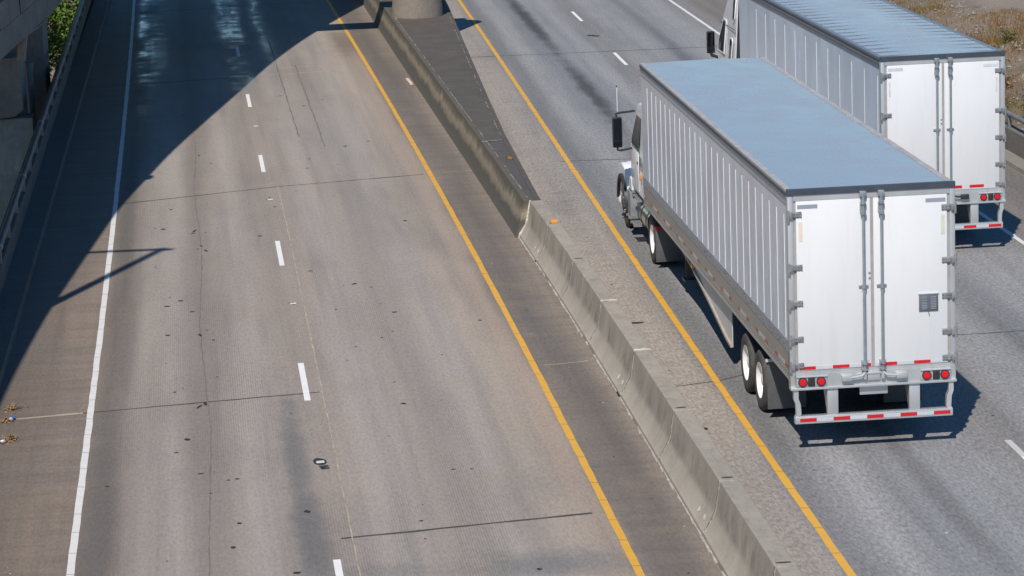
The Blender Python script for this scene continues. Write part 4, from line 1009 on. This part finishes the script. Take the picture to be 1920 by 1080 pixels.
# cab: outline (y, z) extruded across, narrowed at the top
def taper(o, z0, z1, k):
    for v in o.data.vertices:
        if v.co.z > z0: v.co.x *= 1-(1-k)*(v.co.z-z0)/(z1-z0)
m = MB(); m.prism([(1.45, 1.05), (1.40, 2.75), (1.52, 2.98), (2.1, 3.06), (2.75, 2.96), (3.25, 2.2), (3.35, 2.05), (3.35, 1.05)], -1.17, 1.17, 'x')
cabo = m.build('cab', M_CAB, K, bevel=0.06); taper(cabo, 2.0, 3.06, 0.90)
m = MB(); m.prism([(3.35, 1.08), (3.35, 2.0), (4.5, 1.86), (5.3, 1.70), (5.42, 1.5), (5.42, 0.6), (4.85, 0.6), (4.75, 0.95), (3.9, 1.08)], -0.80, 0.80, 'x'); m.build('hood', M_CAB, K, bevel=0.07)
m = MB(); m.box(-0.62, 0.62, 5.42, 5.46, 0.75, 1.6, bev=0.02); m.build('grille', M_CHROME, K)
m = MB(); m.box(-1.2, 1.2, 5.3, 5.62, 0.35, 0.72, bev=0.06); m.build('bumper', M_CAB, K)
for s in (-1, 1):
    # wing over the front wheel
    arch = [(4.25+0.60*math.cos(R(q)), 0.50+0.60*math.sin(R(q))) for q in range(10, 171, 16)]
    m = MB(); m.prism([(3.40, 0.76), (3.60, 1.16), (3.86, 1.36), (4.4, 1.43), (4.9, 1.33), (5.12, 1.0), (5.12, 0.62)]+arch, s*1.23, s*0.72, 'x'); m.build('wing', M_CAB, K, bevel=0.03)
    m = MB(); m.prism([(4.25+0.70*math.cos(R(q)), 0.50+0.70*math.sin(R(q))) for q in range(5, 176, 10)]+arch[::-1], s*1.231, s*1.29, 'x'); m.build('wing_edge', M_BLKP, K)
    m = MB(); m.box(s*0.72, s*0.98, 5.36, 5.45, 1.0, 1.28, bev=0.03); m.build('headlight', M_SILV, K)
    # rear slope of the wing running into the cab step
    m = MB(); m.prism([(3.05, 1.0), (3.62, 1.0), (3.62, 1.16), (3.30, 1.30), (3.05, 1.30)], s*1.20, s*0.80, 'x'); m.build('wing_panel', M_CAB, K, bevel=0.03)
    # door, window
    m = MB(); m.box(s*1.171, s*1.186, 1.95, 3.12, 1.15, 2.0, bev=0.012)
    d = m.build('door', M_CAB, K)
    m = MB(); m.prism([(2.0, 2.06), (2.02, 2.72), (2.68, 2.72), (3.06, 2.2), (3.06, 2.06)], s*1.165, s*1.178, 'x'); wn = m.build('side_window', [M_GLASS], d); taper(wn, 2.0, 3.06, 0.90)
    for v in wn.data.vertices: v.co.x += s*0.006
    m = MB(); m.box(s*1.187, s*1.20, 2.0, 2.12, 1.75, 1.80, bev=0.01); m.build('door_handle', M_BLKP, d)
    m = MB(); m.box(s*1.172, s*1.20, 1.62, 1.74, 1.45, 1.60, bev=0.02); m.build('side_marker', M_AMBER, K)
    m = MB(); m.box(s*1.172, s*1.18, 1.55, 1.85, 1.75, 1.95, bev=0.01); m.build('air_vent', M_GREYP, K)
    # steps, battery box, tank
    m = MB(); m.box(s*1.24, s*0.70, 3.02, 3.5, 0.36, 0.98, bev=0.02); m.box(s*1.10, s*0.70, 2.25, 3.0, 0.45, 0.93, bev=0.02); m.build('step_box', M_GREYP, K)
    for (ya, yb, z) in ((2.95, 3.40, 1.0), (2.05, 2.75, 0.95), (2.95, 3.30, 0.44), (2.15, 2.60, 0.40)):
        m = MB(); xo = 1.30 if z < 0.6 else 1.22; xi = 1.05 if z < 0.6 else 0.95
        for k in range(5):
            xa = xi+(xo-xi)*k/5; m.box(s*xa, s*(xa+(xo-xi)/5*0.72), ya, yb, z, z+0.03)
        m.box(s*xi, s*xo, ya-0.03, ya, z-0.02, z+0.03); m.box(s*xi, s*xo, yb, yb+0.03, z-0.02, z+0.03)
        m.build('step', M_TREAD, K)
    m = MB(); m.cyl((s*0.88, 0.78, 0.68), (s*0.88, 1.98, 0.68), 0.31, seg=32)
    for y in (1.0, 1.75): m.cyl((s*0.88, y-0.025, 0.68), (s*0.88, y+0.025, 0.68), 0.32, seg=32, mi=1)
    m.build('fuel_tank', [M_CHROME, M_BLKP], K)
    mt = mirror(K, s*1.50, 2.82, 2.33, s, 0.66, 0.21)
    m = MB()
    m.tube([(0, 0.05, 0.30), (s*0.02, 0.05, 0.40), (-s*0.06, 0.06, 0.42), (-s*0.40, 0.1, 0.44)], 0.025, 8); m.build('mirror_arm', M_BLKP, mt); m = MB()
    m.tube([(0, 0.05, -0.30), (s*0.0, 0.05, -0.385), (-s*0.06, 0.06, -0.40), (-s*0.33, 0.1, -0.36)], 0.025, 8)
    m.build('mirror_arm', M_BLKP, mt)
m = MB(); m.tube([(-1.48, 2.9, 2.78), (-1.48, 2.9, 3.3)], 0.0075, 6); m.cyl((-1.48, 2.9, 3.3), (-1.48, 2.9, 3.34), 0.012, seg=8, mi=1); m.build('antenna', [M_SEAM, M_BLKP], K)
m = MB(); m.prism([(2.80, 2.88), (3.24, 2.22), (3.27, 2.22), (2.83, 2.90)], -0.98, 0.98, 'x'); m.build('windscreen', M_GLASS, K)
m = MB(); m.box(-0.7, 0.7, 1.39, 1.43, 2.1, 2.6, bev=0.01); m.build('rear_window', M_GLASS, K)

# ------------------------------------------------------------------ tractor of the far truck: high roofed sleeper
yaw2 = R(0.45)
fx, fy = 4.79-16.15*math.sin(yaw2), 15.05+16.15*math.cos(yaw2)
S = thing('truck_tractor', 'silver white sleeper truck tractor with high roof fairing, by the far trailer', 'truck', (fx-0.10, fy+0.3, 0), R(0.4), 'truck tractors on the right road')
for s in (-1, 1):
    wheel(S, s*1.22, -0.6, s); wheel(S, s*1.22, -1.9, s); wheel(S, s*1.2, 4.4, s, dual=False)
    m = MB(); m.box(s*0.42-0.05, s*0.42+0.05, -2.4, 5.4, 0.72, 0.98); m.build('frame_rail', M_UNDER, S)
    m = MB(); m.box(s*1.22, s*0.58, -2.56, -2.535, 0.14, 0.88); m.build('mud_flap', M_FLAP, S)
m = MB(); m.prism([(0.7, 0.75), (0.7, 3.85), (0.85, 3.98), (1.3, 3.95), (2.1, 3.6), (2.75, 2.95), (3.2, 2.25), (3.35, 2.05), (3.35, 0.75)], -1.2, 1.2, 'x')
c = m.build('cab', M_CABG, S, bevel=0.09); taper(c, 1.9, 4.0, 0.83)
m = MB(); m.prism([(3.35, 1.0), (3.35, 2.0), (4.7, 1.8), (5.5, 1.5), (5.6, 1.2), (5.6, 0.6), (3.35, 0.6)], -0.95, 0.95, 'x'); m.build('hood', M_CABG, S, bevel=0.12)
m = MB(); m.box(-1.2, 1.2, 5.4, 5.75, 0.3, 0.7, bev=0.08); m.build('bumper', M_CABG, S)
m = MB(); m.prism([(2.74, 2.92), (3.2, 2.27), (3.23, 2.28), (2.77, 2.95)], -1.0, 1.0, 'x'); m.build('windscreen', M_GLASS, S)
for s in (-1, 1):
    m = MB(); m.prism([(0.30, 0.75), (0.30, 3.8), (0.69, 3.83), (0.69, 0.75)], s*1.19, s*1.12, 'x'); fr = m.build('side_fairing', M_BLKP, S); taper(fr, 1.9, 4.0, 0.83)
    for nm, ol in (('sleeper_window', [(1.05, 1.95), (1.05, 2.42), (1.13, 2.5), (1.32, 2.5), (1.38, 2.42), (1.38, 1.95), (1.32, 1.88), (1.13, 1.88)]), ('roof_window', [(1.0, 3.1), (1.0, 3.62), (1.08, 3.72), (1.22, 3.68), (1.3, 3.45), (1.24, 3.05), (1.1, 2.98)]), ('side_window', [(2.2, 2.05), (2.2, 2.85), (2.5, 2.88), (3.0, 2.3), (3.0, 2.05)])):
        m = MB(); m.prism(ol, s*1.206, s*1.19, 'x'); cy = sum(a for a, b in ol)/len(ol); cz = sum(b for a, b in ol)/len(ol)
        m.prism([(cy+(a-cy)*1.22, cz+(b-cz)*1.12) for a, b in ol], s*1.203, s*1.185, 'x', mi=1)
        wn = m.build(nm, [M_GLASS, M_SEAM], S); taper(wn, 1.9, 4.0, 0.83)
    m = MB(); m.box(s*1.195, s*1.203, 0.72, 3.0, 2.775, 2.79); sm = m.build('body_seam', M_BLKP, S); taper(sm, 1.9, 4.0, 0.83)
    out = [(4.4+0.78*math.cos(R(q)), 0.56+0.74*math.sin(R(q))) for q in range(-10, 200, 20)]
    inn = [(4.4+0.64*math.cos(R(q)), 0.54+0.60*math.sin(R(q))) for q in range(-10, 200, 20)]
    m = MB(); m.prism(out+inn[::-1], s*1.26, s*0.8, 'x'); m.build('wing', M_CABG, S, bevel=0.05)
    m = MB(); m.prism([(-0.0, 0.3), (0.0, 1.05), (3.3, 1.05), (3.3, 0.3)], s*1.21, s*1.17, 'x'); m.build('side_skirt', M_CABG, S, bevel=0.015)
    mt = mirror(S, s*1.375, 3.05, 2.22, s, 0.60, 0.22)
    m = MB(); m.tube([(0, 0.05, -0.26), (-s*0.03, 0.06, -0.36), (-s*0.30, 0.12, -0.46)], 0.045, 8); m.build('mirror_arm', M_BLKP, mt)

# ------------------------------------------------------------------ small things on the road
def marker(x, y, label, tar):
    r = thing('pavement_marker', label, 'road marker', (x, y, 0.0), R(8), 'reflective markers between the lane dashes')
    m = MB()
    n = 16
    if tar:
        m.face([((0.105 if tar > 1 else 0.08)*math.cos(2*math.pi*k/n)*random.uniform(.9, 1.08), (0.21 if tar > 1 else 0.12)*math.sin(2*math.pi*k/n)*random.uniform(.9, 1.08)+0.04, 0.006) for k in range(n)])
        if tar > 1:
            m.prism([(-0.05, -0.44), (0.08, -0.42), (0.085, -0.36), (0.02, -0.35), (0.015, -0.31), (0.085, -0.29), (0.08, -0.22), (-0.06, -0.23)], 0.004, 0.008, 'z')
        m.build('tar_patch', M_TAR, r)
    m = MB(); m.prism([(-0.05, 0.006), (-0.02, 0.025), (0.02, 0.025), (0.05, 0.006)], -0.062, 0.062, 'x'); m.build('marker_body', M_WHT2, r)
for (x, y, lab, tr) in [(-9.19, 38.37, 'tiny pale pavement marker just past the second sunlit dash, no tar ring', 0), (-8.97, 25.88, 'small pavement marker in a dark tar ring on the crosswise joint', 1),
                        (-8.69, 13.46, 'white pavement marker with a thin tar edge halfway along the left lanes', 1), (-8.53, 1.14, 'nearest pavement marker, in a fat black tar ring with a second tar smear', 2)]:
    marker(x, y, lab, tr)
def leaf_pile(x, y, r, n, label):
    t = thing('leaf_pile', label, 'leaves', (x, y, 0), 0, 'dry leaf piles by the left kerb')
    rn = random.Random(int(y*10)); m = MB()
    for k in range(n):
        a = rn.uniform(0, 6.28); d = abs(rn.gauss(0, .5))*r; s = rn.uniform(0.012, 0.03); p = Vector((math.cos(a)*d, math.sin(a)*d*1.2, 0.01+max(0, 0.09*(1-d/r))*rn.random()))
        e = Euler((rn.uniform(-.7, .7), rn.uniform(-.7, .7), rn.uniform(0, 6.3))).to_matrix()
        m.face([p+e@Vector(v)*s for v in ((-1, 0, 0), (0, -.6, 0.1), (1, 0, 0), (0, .6, 0.1))])
    m.build('dead_leaf', plain('dead_leaf', (0.30, 0.185, 0.085), 0.9, sc=30, var=0.5), t, norm=False)['kind'] = 'stuff'
leaf_pile(-13.62, 5.9, 0.2, 170, 'tan pile of dry leaves at the tip of the big shadow')
leaf_pile(-13.68, 5.0, 0.15, 90, 'thin scatter of dry leaves beside the upright crushed can')
leaf_pile(-13.5, 3.75, 0.22, 170, 'reddish pile of dry leaves nearest the camera')
def can(x, y, rz, label, a, b):
    t = thing('crushed_can', label, 'can', (x, y, 0.035), rz, 'crushed cans by the left kerb')
    m = MB()
    prof = [(0.0, -0.075), (0.026, -0.075), (0.034, -0.06), (0.033, -0.02), (0.020, 0.01), (0.033, 0.04), (0.032, 0.06), (0.025, 0.075), (0, 0.075)]
    m.lathe(prof, (0, 0, 0), 14, mis=[1, 1, 0, 0, 0, 0, 1, 1]); m.build('can_body', [a, b], t)
can(-13.57, 5.1, 1.2, 'small crushed can with a blue and white side among thin leaves', plain('blue_can', (0.12, 0.20, 0.5), 0.3, 0.3), M_SILV)
can(-13.66, 3.55, 0.1, 'pale silver crushed can lying below the reddish leaf pile', plain('silver_can', (0.6, 0.62, 0.68), 0.3, 0.4), M_SILV)
def scrap(name, x, y, z, pts, h, mat, label, cat):
    m = MB(); m.prism(pts, 0.004, h, 'z'); o = m.build(name, mat, None, bevel=0.004); o.location = (x, y, z); tag(o, label, cat)
scrap('wood_stick', -4.42, 46.2, 0.004, [(-0.05, 0.65), (0.04, 0.68), (0.10, -0.62), (0.01, -0.65)], 0.06, plain('pale_wood', (0.66, 0.52, 0.45), 0.8), 'pale wooden stick lying against the foot of the median wall', 'stick')
t = thing('crushed_carton', 'brown and orange crushed carton on the dark tip of the median', 'litter', (-2.98, 25.2, 0.802), 0.4)
t.location = (-3.27, 25.15, 0.802)
m = MB(); m.prism([(-0.05, -0.08), (0.05, -0.09), (0.06, 0.02), (-0.03, 0.05)], 0.003, 0.06, 'z'); m.build('carton_body', plain('brown_card', (0.32, 0.17, 0.05), 0.8), t, bevel=0.006)
m = MB(); m.prism([(0.0, 0.06), (0.06, 0.04), (0.06, 0.18), (0.02, 0.17)], 0.003, 0.05, 'z'); m.build('carton_flap', plain('dark_card', (0.05, 0.04, 0.035), 0.8), t, bevel=0.004)
scrap('rubber_scrap', -2.36, 9.9, 0.004, [(-0.16, 0.02), (0.0, 0.05), (0.17, 0.01), (0.02, -0.03)], 0.02, M_TAR, 'thin dark rubber scrap on the shoulder between barrier and near trailer', 'rubber scrap')
